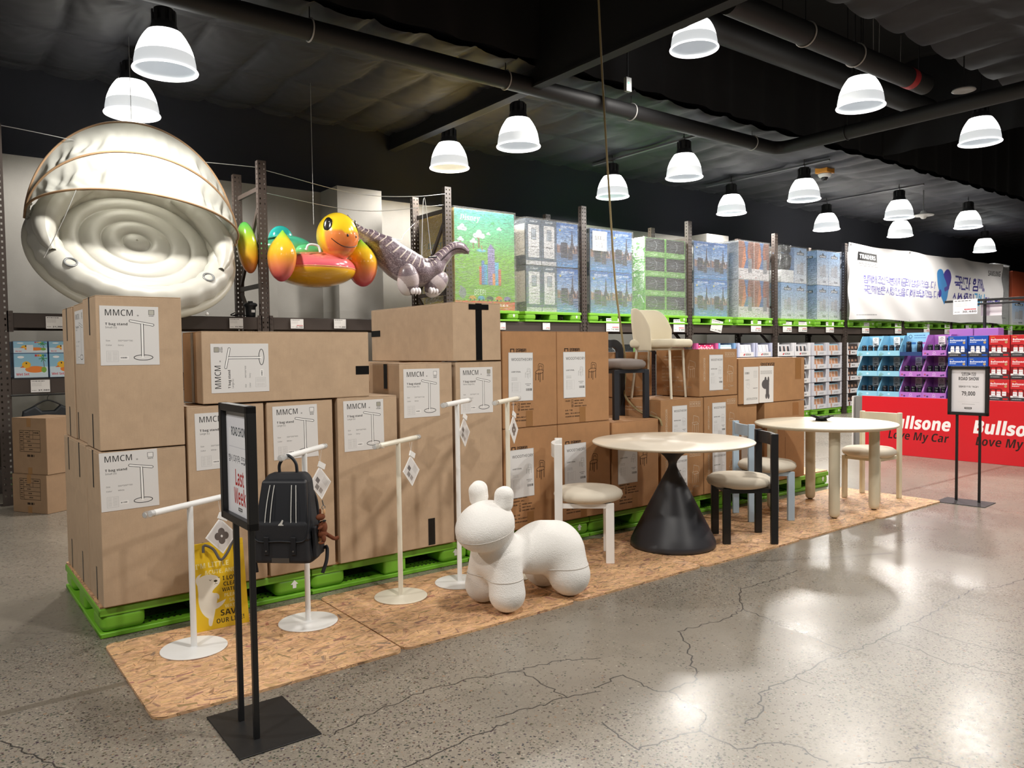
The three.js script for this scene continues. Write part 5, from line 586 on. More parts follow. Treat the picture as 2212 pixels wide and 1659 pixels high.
{
  const b = DECK + .1505, zf = RZ - .03, zb = zf - .95, P = (x, s) => pallet(x, DECK, RZ - .53, 'green pallet on the rack under ' + s, 'pallets on the rack'), G = 'boxes on the rack pallets';
  P(6.3, 'the green toy box'); load('toy_box', 'large green and yellow toy carton with city and tree print', 'boxes on the rack pallets', [5.79, 6.81], [b, 3.35], [zf, zb], PR.yellowCard, PR.toy, PR.toySide); wrap('stretch film around the green toy carton', [5.79, 6.81], [b + .002, 3.37], [zf, zb]);
  P(7.5, 'the grey luggage boxes');
  [[0, 'lower'], [1, 'upper']].forEach(([k, s]) => { const y0 = b + k * .675, y1 = y0 + .668; load('luggage_box', `${s} left grey luggage box beside the green toy carton`, G, [7.02, 7.31], [y0, y1], [zf, zf - .62], PR.greyCard, PR.grey, PR.greySide); load('luggage_box', `${s} grey luggage box next to the Paris print`, G, [7.315, 7.6], [y0, y1], [zf, zf - .62], PR.greyCard, PR.grey); load('luggage_box', `${s} Paris print luggage box left of the rope post`, G, [7.605, 8.03], [y0, y1 - .01], [zf, zf - .62], PR.blueCard, PR.paris); });
  wrap('stretch film around the grey luggage boxes', [7.02, 8.03], [b + .002, b + 1.36], [zf, zf - .62]);
  P(8.76, 'the Paris boxes behind the rope'); P(11.22, 'the Paris boxes right of the shoe boxes');
  for (const [x0, s] of [[8.285, 'behind the rope'], [10.75, 'right of the shoe boxes']]) { for (const k of [0, 1]) for (const q of [0, 1]) load('luggage_box', `${k ? 'upper' : 'lower'} ${q ? 'right' : 'left'} Paris print luggage box ${s}`, G, [x0 + q * .462, x0 + .458 + q * .462], [b + k * .655, b + k * .655 + .65], [zf, zf - .6], PR.blueCard, PR.paris, q ? null : PR.greySide); wrap('stretch film around the Paris boxes ' + s, [x0, x0 + .92], [b + .002, b + 1.32], [zf, zf - .6]); }
  { const n = prt(260, 200, (c, w, h) => { fill(c, w, h, '#eeedea'); hangul(c, '트래이더스', 130, 70, 46, { align: 'center', weight: .11, adv: .8 }); hangul(c, '마산점', 130, 140, 46, { align: 'center', weight: .11 }); }); const o = solo('notice_sheet', 'white paper notice taped high on the Paris box behind the rope', 'notice', sheet(.3, .3, .001), n); o.position.set(8.47, 3.1, zf + .02); }
  // green shoe boxes
  P(9.97, 'the green shoe boxes');
  for (let k = 0; k < 4; k++) for (const q of [0, 1]) { const y0 = b + k * .318, up = k === 3; load('shoe_box', `green shoe display box with black clogs, ${['lowest', 'second', 'third', 'top'][k]} tier ${q ? 'right' : 'left'}`, 'green shoe boxes', [9.5 + q * .51, 10.006 + q * .51], [y0, y0 + (up ? .31 : .314)], [zf, zf - .9], PR.greenCard, PR.crocs, q ? null : PR.crocsSide); }
  wrap('stretch film around the green shoe boxes', [9.5, 10.516], [b + .002, b + 1.27], [zf, zf - .9]);
  // canyon print luggage
  P(12.45, 'the canyon print boxes'); for (const k of [0, 1]) for (const q of [0, 1]) load('luggage_box', `${k ? 'upper' : 'lower'} ${q ? 'right' : 'left'} luggage box with orange canyon print`, G, [12.0 + q * .472, 12.468 + q * .472], [b + k * .705, b + k * .705 + .7], [zf, zf - .62], PR.whiteCard, PR.canyon, q ? null : PR.canyonSide); wrap('stretch film around the canyon boxes', [12.0, 12.94], [b + .002, b + 1.42], [zf, zf - .62]);
  // pale blue luggage
  for (const [cx, x0, s] of [[13.8, 13.34, 'nearer'], [15.02, 14.59, 'farther']]) { P(cx, `the ${s} pale blue luggage boxes`); for (const k of [0, 1]) for (const q of [0, 1]) { if (cx < 14 && k && !q) continue; load('luggage_box', `${k ? 'upper' : 'lower'} ${q ? 'right' : 'left'} pale blue luggage box, ${s} pallet`, G, [x0 + q * .438, x0 + .434 + q * .438], [b + k * .705, b + k * .705 + .7], [zf, zf - .5], PR.blueCard, PR.metal, q ? null : PR.metalSide); } wrap(`stretch film around the ${s} pale blue luggage`, [x0, x0 + .872], [b + .002, b + 1.42], [zf, zf - .5]); }
  { load('open_tray', 'pale open tray with black goods on the pale blue luggage', G, [13.34, 13.774], [b + .705, b + .95], [zf, zf - .5], PR.whiteCard); for (let i = 0; i < 6; i++) { const g = new RoundedBoxGeometry(.2, .34, .2, 4, .09), p = g.attributes.position; for (let j = 0; j < p.count; j++) p.setX(j, p.getX(j) + .02 * Math.sin(p.getY(j) * 20 + i)); g.computeVertexNormals(); const o = solo('black_bag', 'black bagged goods bunched under film on the pale open tray', 'bag', at(g, 0, .17, 0), mat([26, 26, 28], .3), 'black bagged goods'); o.position.set(13.44 + (i % 2) * .22, b + .951, zf - .11 - (i / 2 | 0) * .0 - (i > 1 ? .21 : 0) - (i > 3 ? 0 : 0)); if (i > 3) o.position.y += .342, o.scale.set(.9, .5, .9), o.position.z += .21; } }
  // behind and beyond the banner
  [16.3, 17.5, 18.78, 19.98, 21.28, 22.48].forEach((x, i) => { P(x, 'the banner, ' + ['first', 'second', 'third', 'fourth', 'fifth', 'last'][i]); load('wrapped_load', `plain pale load behind the banner, ${['first', 'second', 'third', 'fourth', 'fifth', 'last'][i]}`, 'loads behind the banner', [x - .5, x + .5], [b, 3.45], [zf - .1, zf - 1.0], PR.whiteCard); });
  P(23.78, 'the grey wrapped load past the banner'); load('wrapped_load', 'grey wrapped tall load just past the banner end', 'loads behind the banner', [23.28, 24.28], [b, 3.62], [zf, zf - .9], PR.greyCard, PR.canyonSide, PR.canyonSide); wrap('stretch film around the grey load past the banner', [23.28, 24.28], [b, 3.64], [zf, zf - .9]);
  P(25.02, 'the orange box at the far right'); load('wrapped_load', 'orange box at the far right edge', 'loads behind the banner', [24.52, 25.5], [b + .7, 3.5], [zf, zf - .9], mat([190, 90, 60], .5)); load('wrapped_load', 'pale box under the orange box at the far right', 'loads behind the banner', [24.52, 25.5], [b, b + .695], [zf, zf - .9], PR.whiteCard, PR.metal);
  // black pump on the deck
  const t = thing('air_pump', 'small black electric air pump on the rack deck by the post', 'pump', [3.06, DECK, RZ - .14], 0); part(t, 'body', lathe([[0, 0], [.05, 0], [.055, .02], [.06, .12], [.075, .13], [.078, .15], [.06, .165], [.03, .17], [.028, .185], [0, .186]], 28), mat([40, 44, 48], .45)); part(t, 'sticker', bx(.04, .03, .002, .01, .07, .0585), M.white); part(t, 'power_cord', tube([[-.05, .02, 0], [-.12, .03, .04], [-.2, .02, .0], [-.14, .01, .06], [-.24, .02, .05], [-.18, .05, .0]], .006, 40, 6), M.rubber);
}
// ---------- trays of goods under the racking ----------
{
  const packTex = (draw) => prt(96, 128, draw), brand = (s, col, sx) => prt(360, 90, (c, w, h) => { fill(c, w, h, '#dedcdd'); c.fillStyle = col; c.fillRect(60, 20, 40, 50); txt(c, s, 225, 46, 50, { bold: true, align: 'center', sx }); });
  const kirsh = prt(360, 90, (c, w, h) => { fill(c, w, h, '#e2e0e0'); disc(c, 110, 52, 18, 14, '#c22630'); disc(c, 124, 36, 12, 12, '#c22630'); txt(c, 'KIRSH', 218, 46, 50, { bold: true, align: 'center' }); }), jockey = prt(360, 90, (c, w, h) => { fill(c, w, h, '#d8d8dc'); area(c, [[40, 0], [92, 0], [84, 90], [56, 90]], '#c49a84'); txt(c, 'JOCKEY', 220, 46, 44, { align: 'center', skew: -.25 }); }), plk = prt(360, 90, (c, w, h) => { fill(c, w, h, '#dcdadc'); area(c, [[20, 0], [70, 0], [60, 90], [30, 90]], '#7a4c3c'); scrib(c, 110, 46, 90, 30, '#333'); txt(c, 'PL', 330, 50, 50, { bold: true, align: 'center' }); });
  const skin = packTex((c, w, h) => { fill(c, w, h, '#cfd6da'); c.fillStyle = '#c29070'; c.fillRect(10, 14, 76, 80); c.fillStyle = '#8fb8cc'; c.fillRect(0, 0, w, 12); scrib(c, 12, 110, 70, 12, '#222'); }), mono = packTex((c, w, h) => { fill(c, w, h, '#c9c9cc'); area(c, [[30, 20], [66, 20], [74, 110], [20, 110]], '#3f3f44'); c.fillStyle = '#d8b49c'; c.fillRect(4, 20, 16, 80); scrib(c, 10, 118, 70, 8, '#222'); }), dark = packTex((c, w, h) => { fill(c, w, h, '#3a302e'); c.fillStyle = '#b08a74'; c.fillRect(20, 30, 50, 80); c.fillStyle = '#241e22'; c.fillRect(24, 60, 42, 66); }), pale = packTex((c, w, h) => { fill(c, w, h, '#e4e4e8'); line(c, [[40, 10], [56, 110]], '#9a9aa2', 8); scrib(c, 12, 100, 60, 8); }), pink = packTex((c, w, h) => { fill(c, w, h, '#d83a6a'); for (let i = 0; i < 40; i++) disc(c, rr(0, w), rr(0, h), 6, 6, ['#f4a8c0', '#fff', '#c01848', '#ffd8e0'][i % 4]); }), mint = packTex((c, w, h) => { fill(c, w, h, '#cfe0e6'); for (let i = 0; i < 7; i++) line(c, [[0, 10 + i * 17], [96, 14 + i * 17]], i % 2 ? '#e8f2ea' : '#a4c4cc', 8); });
  const walls = {}, packG = {};
  function tray(label, group, x, y, w, h, d, body, lipPrint, pk, n = 3) {
    const t = thing('display_tray', label, 'tray', [x, y, -8.765], 0, group), key = w + '_' + h;
    walls[key] ||= join(bx(w, .006, d, 0, .003, -d / 2), bx(w, h - .01, .006, 0, h / 2, -d + .003), bx(.006, h - .008, d - .012, -w / 2 + .003, h / 2, -d / 2), bx(.006, h - .008, d - .012, w / 2 - .003, h / 2, -d / 2), bx(w, h * .36, .006, 0, h * .18, -.003), bx(.05, h - .01, .006, -w / 2 + .025, h / 2, -.0031), bx(.05, h - .01, .006, w / 2 - .025, h / 2, -.0031));
    part(t, 'tray', walls[key], body); if (lipPrint) part(t, 'lip_print', at(sheet(w - .1, h * .32, .001), 0, h * .18, .0006), lipPrint, 'printed tray lip');
    const pw = (w - .11) / n; packG[key + n] ||= sheet(pw - .006, h * .82, .04); for (let i = 0; i < n; i++) part(t, 'pack', at(packG[key + n].clone(), -w / 2 + .055 + pw * (i + .5), h * .45, -.05 - .01 * ((i * 7) % 3), -.12, 0, .03 * ((i * 5) % 3 - 1)), pk);
    return t;
  }
  const tier = ['bottom', 'second', 'third', 'fourth', 'top'], wb = mat([226, 225, 228], .55), gb = mat([206, 206, 214], .55), pb = mat([206, 90, 150], .5), bb = mat([130, 170, 214], .5), vb = mat([196, 200, 224], .5);
  const stack = (xs, w, body, lip, pk, what, n = 3, from = 0) => { xs.forEach((x, c) => { for (let k = from; k < 5; k++) tray(`${what} tray, ${tier[k]} tier${xs.length > 1 ? ', ' + ['left', 'right'][c] + ' column' : ''}`, 'goods trays stacked under the racks', x, .1512 + k * .274, w, .268, .55, body, lip, pk, n); }); };
  const P = (x, s) => pallet(x, 0, -9.32, 'green floor pallet under ' + s, 'pallets under the racks');
  P(8.85, 'the dark goods behind the stool cartons'); P(11.36, 'the pink and blue trays'); P(12.5, 'the lilac white KIRSH trays'); P(13.79, 'the white KIRSH trays'); P(15.0, 'the JOCKEY trays'); P(16.37, 'the dark leg print trays');
  stack([11.1], .6, pb, null, pink, 'pink'); stack([11.66], .5, bb, null, mint, 'light blue'); stack([12.24, 12.79], .52, vb, kirsh, pale, 'lilac white KIRSH'); stack([13.5, 14.08], .56, wb, kirsh, mono, 'white KIRSH'); stack([14.72, 15.28], .54, gb, jockey, skin, 'grey JOCKEY'); stack([16.05, 16.68], .6, wb, plk, dark, 'white leg print');
  for (let i = 0; i < 3; i++) load('dark_goods_box', 'dark film-wrapped goods box behind the stool cartons, ' + tier[i] + ' one', 'dark goods behind the stool cartons', [8.4, 9.4], [.1515 + i * .45, .598 + i * .45], [-8.9, -9.8], mat([40, 38, 42], .25), PR.crocs);
}
{ // toy boat boxes and the left floor corner
  const art = (c, w, h, small) => { fill(c, w, h, '#8fc0d8'); c.fillStyle = '#cfe0ea'; c.fillRect(0, h * .55, w, h * .45); disc(c, w * .2, h * .14, w * .1, h * .05, '#f0f4f6'); line(c, [[w * .9, h * .6], [w * .86, h * .2]], '#5a4a34', 5); for (let i = 0; i < 6; i++) line(c, [[w * .86, h * .2], [w * (.86 + .12 * Math.cos(i)), h * (.2 + .14 * Math.sin(i))]], '#2f8a4c', 7); disc(c, w * .62, h * .66, w * .3, h * .14, '#e88434'); disc(c, w * .36, h * .46, w * .13, h * .14, '#ecb62c'); area(c, [[w * .26, h * .5], [w * .16, h * .58], [w * .3, h * .58]], '#d9702a'); disc(c, w * .36, h * .4, 7, 8, '#222'); disc(c, w * .88, h * .68, w * .08, h * .12, '#7dae4a'); ['#c23a4a', '#d98a2a', '#d8c23a', '#4a9a5a', '#3a7ac2'].forEach((k, i) => { c.fillStyle = k; c.fillRect(w * (.62 + i * .07), h * .03, w * .06, h * .09); }); txt(c, 'Wet Set', w * .05, h * .86, h * .14, { bold: true, color: '#c8323c' }); };
  const big = prt(320, 240, (c, w, h) => art(c, w, h)), flatT = prt(320, 110, (c, w, h) => { art(c, w, h); c.fillStyle = '#dfe3e6'; c.fillRect(w * .38, h * .3, w * .2, h * .6); });
  [[.885, 'left'], [1.18, 'middle'], [1.475, 'right']].forEach(([x, s]) => { const zf = RZ - .04; load('toy_boat_box', `blue Wet Set duck ride-on box standing ${s} on the lower shelf`, 'duck ride-on boxes', [x - .143, x + .143], [1.2075, 1.445], [zf, zf - .5], PR.blueCard, big); load('toy_boat_box', `flat blue Wet Set duck box lying on the ${s} one`, 'duck ride-on boxes', [x - .143, x + .143], [1.446, 1.563], [zf, zf - .5], PR.blueCard, flatT); });
  const table = printMat(300, 300, (c, w, h) => { const k = 'rgba(50,36,24,.8)'; c.strokeStyle = k; c.lineWidth = 3; c.strokeRect(20, 20, 260, 190); for (let i = 1; i < 5; i++) line(c, [[20, 20 + i * 38], [280, 20 + i * 38]], k, 2.5); line(c, [[70, 20], [70, 210]], k, 2.5); line(c, [[150, 20], [150, 96]], k, 2.5); line(c, [[190, 20], [190, 96]], k, 2.5); for (let i = 0; i < 5; i++) { scrib(c, 28, 40 + i * 38, 34, 12, k); scrib(c, 90 + i * 12, 40 + i * 38, 46, 10, k); } scrib(c, 200, 40, 66, 12, k); scrib(c, 110, 250, 90, 26, k); });
  const tp = mat([150, 112, 72], .35);
  const big2 = (label, y0, y1, dx) => { const t = carton(label, 'brown cartons on the floor by the left rack', [-.22, .22], [y0, y1], [.175, -.175], mat([168, 136, 104], .8, { map: grain })); t.position.set(.925 + dx, y0, -8.27); t.rotation.y = -1.03; const [W, H] = dims(t); onFace(t, 'print', 'f', W * .52, H * .52, .3, .3, table, { th: .0004 }); onFace(t, 'tape', 'f', W * .5, H - .04, .05, .08, tp); onFace(t, 'tape', 'f', W * .5, .03, .05, .06, tp); };
  big2('brown carton standing on the floor by the left rack', 0, .35, 0); big2('brown carton stacked on top by the left rack, below the black vest', .3515, .86, .012);
  pallet(1.32, 0, -9.45, 'green pallet in the dark under the left rack', 'pallets under the racks');
  // dark vest on a hanger under the lower shelf
  const t = thing('hanging_vest', 'black sleeveless swim vest on a hanger below the toy boat shelf', 'vest', [1.0, 1.02, RZ + .06]); const cl = mat([26, 30, 34], .6), sh = new THREE.Shape(); [[-.11, -.1], [-.19, -.14], [-.2, -.2], [-.155, -.34], [-.17, -.5], [-.165, -.72], [.165, -.72], [.17, -.5], [.155, -.34], [.2, -.2], [.19, -.14], [.11, -.1], [.06, -.15], [-.06, -.15]].forEach((q, i) => i ? sh.lineTo(...q) : sh.moveTo(...q));
  part(t, 'vest', at(extrude(sh, .05, .02, 6), 0, 0, -.025), cl); part(t, 'emblem', at(extrude(poly([[-.03, -.008], [.03, -.008], [.018, .012], [-.012, .014]]), .002), 0, -.2, .046), M.paper, 'small white wave emblem'); part(t, 'hanger', join(tube([[-.17, -.12, 0], [-.06, -.05, 0], [0, -.03, 0], [.06, -.05, 0], [.17, -.12, 0]], .008, 24, 6), tube([[0, -.03, 0], [0, .0, 0], [.012, .02, 0], [0, .034, 0], [-.012, .024, 0]], .003, 20, 6)), M.black);
  solo('hang_rail', 'black hang rail under the lower left shelf', 'rail', join(bar([.7, 1.045, RZ + .06], [3.1, 1.045, RZ + .06], .008), bar([.72, 1.045, RZ + .06], [.72, 1.045, RZ - .02], .008), bar([3.08, 1.045, RZ + .06], [3.08, 1.045, RZ - .02], .008)), M.black);
}
// ---------- inflatables ----------
function sweep(pts, n = 60, s = 24, flatY = 1) { // pts: [x, y, z, r]
  const cv = new THREE.CatmullRomCurve3(pts.map((p) => V(p[0], p[1], p[2]))), P = [], U = [], I = []; let T0 = null, N = V(0, 1, 0);
  for (let i = 0; i <= n; i++) { const t = i / n, c = cv.getPoint(t), T = cv.getTangent(t), f = t * (pts.length - 1), k = Math.min(pts.length - 2, f | 0), q = f - k, e = q * q * (3 - 2 * q), r = pts[k][3] * (1 - e) + pts[k + 1][3] * e; N.addScaledVector(T, -N.dot(T)).normalize(); const B = T.clone().cross(N); for (let j = 0; j <= s; j++) { const a = j / s * 6.2832; const p = c.clone().addScaledVector(N, Math.cos(a) * r).addScaledVector(B, Math.sin(a) * r * flatY); P.push(p.x, p.y, p.z); U.push(t, j / s); } }
  for (let i = 0; i < n; i++) for (let j = 0; j < s; j++) { const a = i * (s + 1) + j, b = a + 1, c = a + s + 1, d = c + 1; I.push(a, c, b, b, c, d); }
  const g = new THREE.BufferGeometry(); g.setAttribute('position', new THREE.Float32BufferAttribute(P, 3)); g.setAttribute('uv', new THREE.Float32BufferAttribute(U, 2)); g.setIndex(I); g.computeVertexNormals(); return g;
}
const dye = (g, f) => { const p = g.attributes.position, c = new Float32Array(p.count * 3), k = new THREE.Color(); for (let i = 0; i < p.count; i++) { k.setStyle(f(p.getX(i), p.getY(i), p.getZ(i))); c.set([k.r, k.g, k.b], i * 3); } g.setAttribute('color', new THREE.BufferAttribute(c, 3)); return g; };
const mixc = (list, t) => { t = Math.max(0, Math.min(.9999, t)) * (list.length - 1); const i = t | 0, q = t - i, a = list[i], b = list[i + 1]; return `rgb(${a.map((v, k) => Math.round(v + (b[k] - v) * q)).join(',')})`; };
const blob = (rx, ry, rz, x, y, z, n = 40) => { const g = new THREE.SphereGeometry(1, n, n * .7 | 0); g.scale(rx, ry, rz); return at(g, x, y, z); };
{ // round island float with sun canopy
  const t = thing('canopy_float', 'large cream round inflatable island with sun canopy on the left rack', 'inflatable', [1.86, 2.58, -8.78], -.06); t.rotation.z = -.07; const vin = mat([192, 190, 180], .38, { side: THREE.DoubleSide }), fab = mat([188, 188, 180], .9, { transmission: .22, thickness: 0, specularIntensity: .35 }), cord = mat([150, 120, 88], .7);
  const tilt = (g) => at(g, 0, 0, 0, .84, 0, 0);
  // dished floor with ring ridges: profile radius, height
  const prof = [[0, .05]]; for (let i = 1; i <= 90; i++) { const r = i / 90 * .71, bands = [0, .135, .33, .53, .71]; let k = 0; while (k < 3 && r > bands[k + 1]) k++; const q = (r - bands[k]) / (bands[k + 1] - bands[k]), b = k === 0 ? Math.sqrt(Math.max(0, 1 - q * q)) : Math.pow(Math.sin(Math.min(1, Math.max(0, q)) * Math.PI), .55); prof.push([r, -.005 + .04 * b]); }
  part(t, 'floor_rings', tilt(lathe(prof, 96)), vin, 'ring-ridged inflated floor');
  const rim = new THREE.TorusGeometry(.835, .135, 28, 120); { const p = rim.attributes.position; for (let i = 0; i < p.count; i++) { const a = Math.atan2(p.getY(i), p.getX(i)), w = 1 + .01 * Math.sin(a * 26) ; p.setX(i, p.getX(i) * w); p.setY(i, p.getY(i) * w); } rim.computeVertexNormals(); } rim.rotateX(Math.PI / 2);
  part(t, 'rim', tilt(rim), vin, 'thick inflated rim');
  const band = new THREE.TorusGeometry(.96, .05, 14, 120); band.rotateX(Math.PI / 2); part(t, 'lower_band', tilt(at(band, 0, -.09, 0)), mat([196, 192, 176], .45), 'beige lower band');
  for (const s of [-1, 1]) { const g = sweep(Array.from({ length: 9 }, (_, i) => { const a = (s > 0 ? -.35 : Math.PI + .35) + s * (i / 8 - .5) * 1.5 * -1; return [Math.cos(a) * .83, .13, Math.sin(a) * .83 + .1, .03 + .1 * Math.sin(i / 8 * Math.PI)]; }), 40, 18); part(t, 'backrest', tilt(g), vin, 'side cushion'); const c = part(t, 'cup_holder', tilt(at(lathe([[.04, 0], [.06, .004], [.062, .012], [.046, .014], [.042, .002], [.038, -.012], [0, -.012]], 28), s * .62, .128, .56)), mat([120, 122, 122], .35), 'grey cup holder'); part(c, 'cup_hole', tilt(at(cyl(.03, .03, .004, 0, 0, 0, 20), s * .62, .126, .56)), M.rubber); }
  // canopy: fabric between hoops hinged on the left-right axis
  const HP = [[.16, .1, .42, .5], [.12, .06, .84, .34], [.1, 0, 1.24, -.06], [.02, -.1, 1.0, -.6]], arc = (h, b, w = 0) => { const s = Math.sin(b), l = Math.hypot(h[2], h[3]); return [-(.985 + w) * Math.cos(b), h[0] + (h[2] - h[0] + w * h[2] / l) * s, h[1] + (h[3] - h[1] + w * h[3] / l) * s]; };
  const panel = (h0, h1, ruf) => { const nu = 160, nv = 30, P = [], I = []; for (let i = 0; i <= nu; i++) for (let j = 0; j <= nv; j++) { const b = i / nu * Math.PI, q = j / nv, sag = Math.sin(q * Math.PI), h = h0.map((v, k) => v + (h1[k] - v) * q), drop = .028 * Math.pow(Math.abs(Math.sin(i * .17 + 2 * noise(i * .06, 1))), 3) * sag, w = sag * (.05 * (fbm(i * .13 + h0[2] * 9, q * 2.2, 3) - .5) + .01 * Math.sin(i * .8 + 5 * noise(i * .08, q * 3))) - drop - .015 * sag, p = arc(h, b, w); if (ruf && j === 0) p[1] -= .012 * noise(i * .3, 4); P.push(...p); } for (let i = 0; i < nu; i++) for (let j = 0; j < nv; j++) { const a = i * (nv + 1) + j; I.push(a, a + 1, a + nv + 1, a + 1, a + nv + 2, a + nv + 1); } const g = new THREE.BufferGeometry(); g.setAttribute('position', new THREE.Float32BufferAttribute(P, 3)); g.setIndex(I); g.computeVertexNormals(); return g; };
  part(t, 'canopy_panel', panel(HP[0], HP[1], true), fab, 'wrinkled cream canopy cloth, lower panel'); part(t, 'canopy_panel', panel(HP[1], HP[2]), fab, 'wrinkled cream canopy cloth, upper panel'); part(t, 'canopy_panel', panel(HP[2], HP[3]), fab);
  for (const h of HP.slice(0, 3)) part(t, 'hoop', tube(Array.from({ length: 41 }, (_, i) => arc(h, i / 40 * Math.PI, .006)), .011, 80, 8), cord, 'tan canopy hoop');
  part(t, 'tie_cord', tube([[-.6, .36, .44], [-.7, .05, .5], [-.84, -.32, .52]], .004, 20, 5), M.wire);
  part(t, 'valve', tilt(at(new THREE.SphereGeometry(.018, 12, 10), .62, -.12, .84)), M.white);
  solo('cable', 'cable holding up the canopy float', 'cable', bar([1.86, 3.84, -8.84], [1.86, 4.7, -8.84], .003, 6), M.wire, 'steel cables tied to the racks');
}
{ // duck ride-on
  const t = thing('duck_float', 'inflatable rainbow duck ride-on hung in the second rack bay', 'inflatable', [3.985, 2.42, -8.72], .08), glossy = mat([255, 255, 255], .16, { vertexColors: true, clearcoat: .4 });
  const Y = [240, 196, 40], O = [240, 140, 60], P = [226, 96, 110], PK = [232, 120, 130], G = [120, 196, 60], T = [50, 170, 160];
  const ring = blob(.5, .215, .46, -.13, .0, -.16); part(t, 'body_ring', dye(ring, (x, y) => y < 0 ? mixc([[232, 164, 34], [244, 190, 40]], (y + .22) / .2) : mixc([[226, 100, 118], [236, 120, 120], [238, 138, 100]], y / .2)), glossy, 'pink over yellow body ring');
  const seam = new THREE.TorusGeometry(1, .006, 6, 90); seam.rotateX(Math.PI / 2); seam.scale(.5, .6, .46); part(t, 'seam', at(seam, -.13, 0, -.16), mat([240, 200, 120], .4));
  const head = blob(.245, .285, .25, .03, .37, .12); { const p = head.attributes.position; for (let i = 0; i < p.count; i++) { const y = p.getY(i); if (y < .37) { const q = (.37 - y) / .28; p.setX(i, .03 + (p.getX(i) - .03) * (1 - .22 * q * q)); } } head.computeVertexNormals(); }
  part(t, 'head', dye(head, (x, y, z) => { const mask = z > .2 && y < .4 - .1 * Math.pow((x - .03) / .2, 2) * -.2; return mask && y > .16 + .02 ? mixc([[222, 112, 60], [230, 138, 74]], (y - .18) / .2) : mixc([[236, 130, 100], [240, 170, 60], [244, 206, 44]], (y - .1) / .22); }), glossy, 'yellow head with orange beak');
  const onHead = (u, v, k = 1.003) => { const a = u, b = v; return [.03 + .245 * k * Math.sin(a) * Math.cos(b), .37 + .285 * k * Math.sin(b), .12 + .25 * k * Math.cos(a) * Math.cos(b)]; };
  const beakTop = Array.from({ length: 25 }, (_, i) => onHead(-1.05 + i / 24 * 2.1, .12 + .12 * Math.cos((i / 24 - .5) * 6.28) * .5, 1.0)); part(t, 'beak_line', tube(Array.from({ length: 25 }, (_, i) => { const q = i / 24 * 2 - 1; return onHead(q * .82, -.52 + .34 * q * q * (q < 0 ? 1 : .45), 1.002); }), .0045, 60, 6), M.black, 'black smile line');
  for (const a of [-.05, .5]) part(t, 'nostril', at(blob(.013, .017, .004, 0, 0, 0, 12), ...onHead(a + .02, -.04), 0, a, 0), M.black);
  for (const s of [-1, 1]) { const e = part(t, 'eye', at(blob(.058, .088, .012, 0, 0, 0, 20), ...onHead(s * 1.02 - .02, .42, .985), -.4, s * 1.02, s * .35), mat([28, 24, 22], .15), 'black oval eye'); part(e, 'eye_glint', at(blob(.022, .03, .006, 0, 0, 0, 14), ...onHead(s * 1.02 - .02 + .06, .52, 1.03), -.5, s * 1.02, 0), M.white); }
  const wing = (s) => { const g = new THREE.SphereGeometry(1, 30, 24), p = g.attributes.position; for (let i = 0; i < p.count; i++) { const y = p.getY(i), k = y > 0 ? 1 - .75 * y * y : 1; p.setXYZ(i, p.getX(i) * (s > 0 ? .185 : .15) * k, y * .29 + .02 * Math.sin(y * 40) * .1, p.getZ(i) * .2 * k); } g.computeVertexNormals(); return dye(at(g, s > 0 ? .43 : -.66, .1, s > 0 ? .0 : .08, 0, 0, s * .05), (x, y) => mixc([[214, 84, 100], [236, 130, 90], [240, 180, 50], [226, 196, 50], [104, 190, 70]], (y + .18) / .58)); };
  part(t, 'wing', wing(1), glossy, 'gradient wing with green tip'); part(t, 'wing', wing(-1), glossy);
  part(t, 'wing', dye(at(blob(.11, .29, .13, 0, 0, 0), -.94, .2, -.2, 0, 0, .12), (x, y) => mixc([[224, 110, 90], [238, 170, 50], [200, 200, 50], [90, 176, 80]], (y + .14) / .6)), glossy);
  part(t, 'back_cushion', dye(blob(.36, .2, .34, -.36, .22, -.44), (x, y) => mixc([[236, 180, 60], [150, 190, 90], [74, 172, 140]], (y - .02) / .3)), glossy, 'green back cushion'); part(t, 'back_cushion', dye(blob(.2, .1, .2, -.2, .2, -.12), (x, y) => mixc([[150, 190, 80], [90, 180, 120]], (y - .08) / .16)), glossy);
  part(t, 'tail', dye(blob(.15, .17, .14, -.36, .38, -.56), () => 'rgb(46,164,156)'), glossy, 'teal tail');
  part(t, 'handle', tube([[-.4, .18, .16], [-.38, .235, .18], [-.27, .23, .2], [-.25, .16, .21]], .014, 24, 8), M.white, 'white grab handle');
  solo('cable', 'thin cable holding up the duck ride-on', 'cable', bar([3.9, 2.98, -9.0], [3.9, 4.7, -9.0], .0025, 6), M.wire, 'steel cables tied to the racks');
}
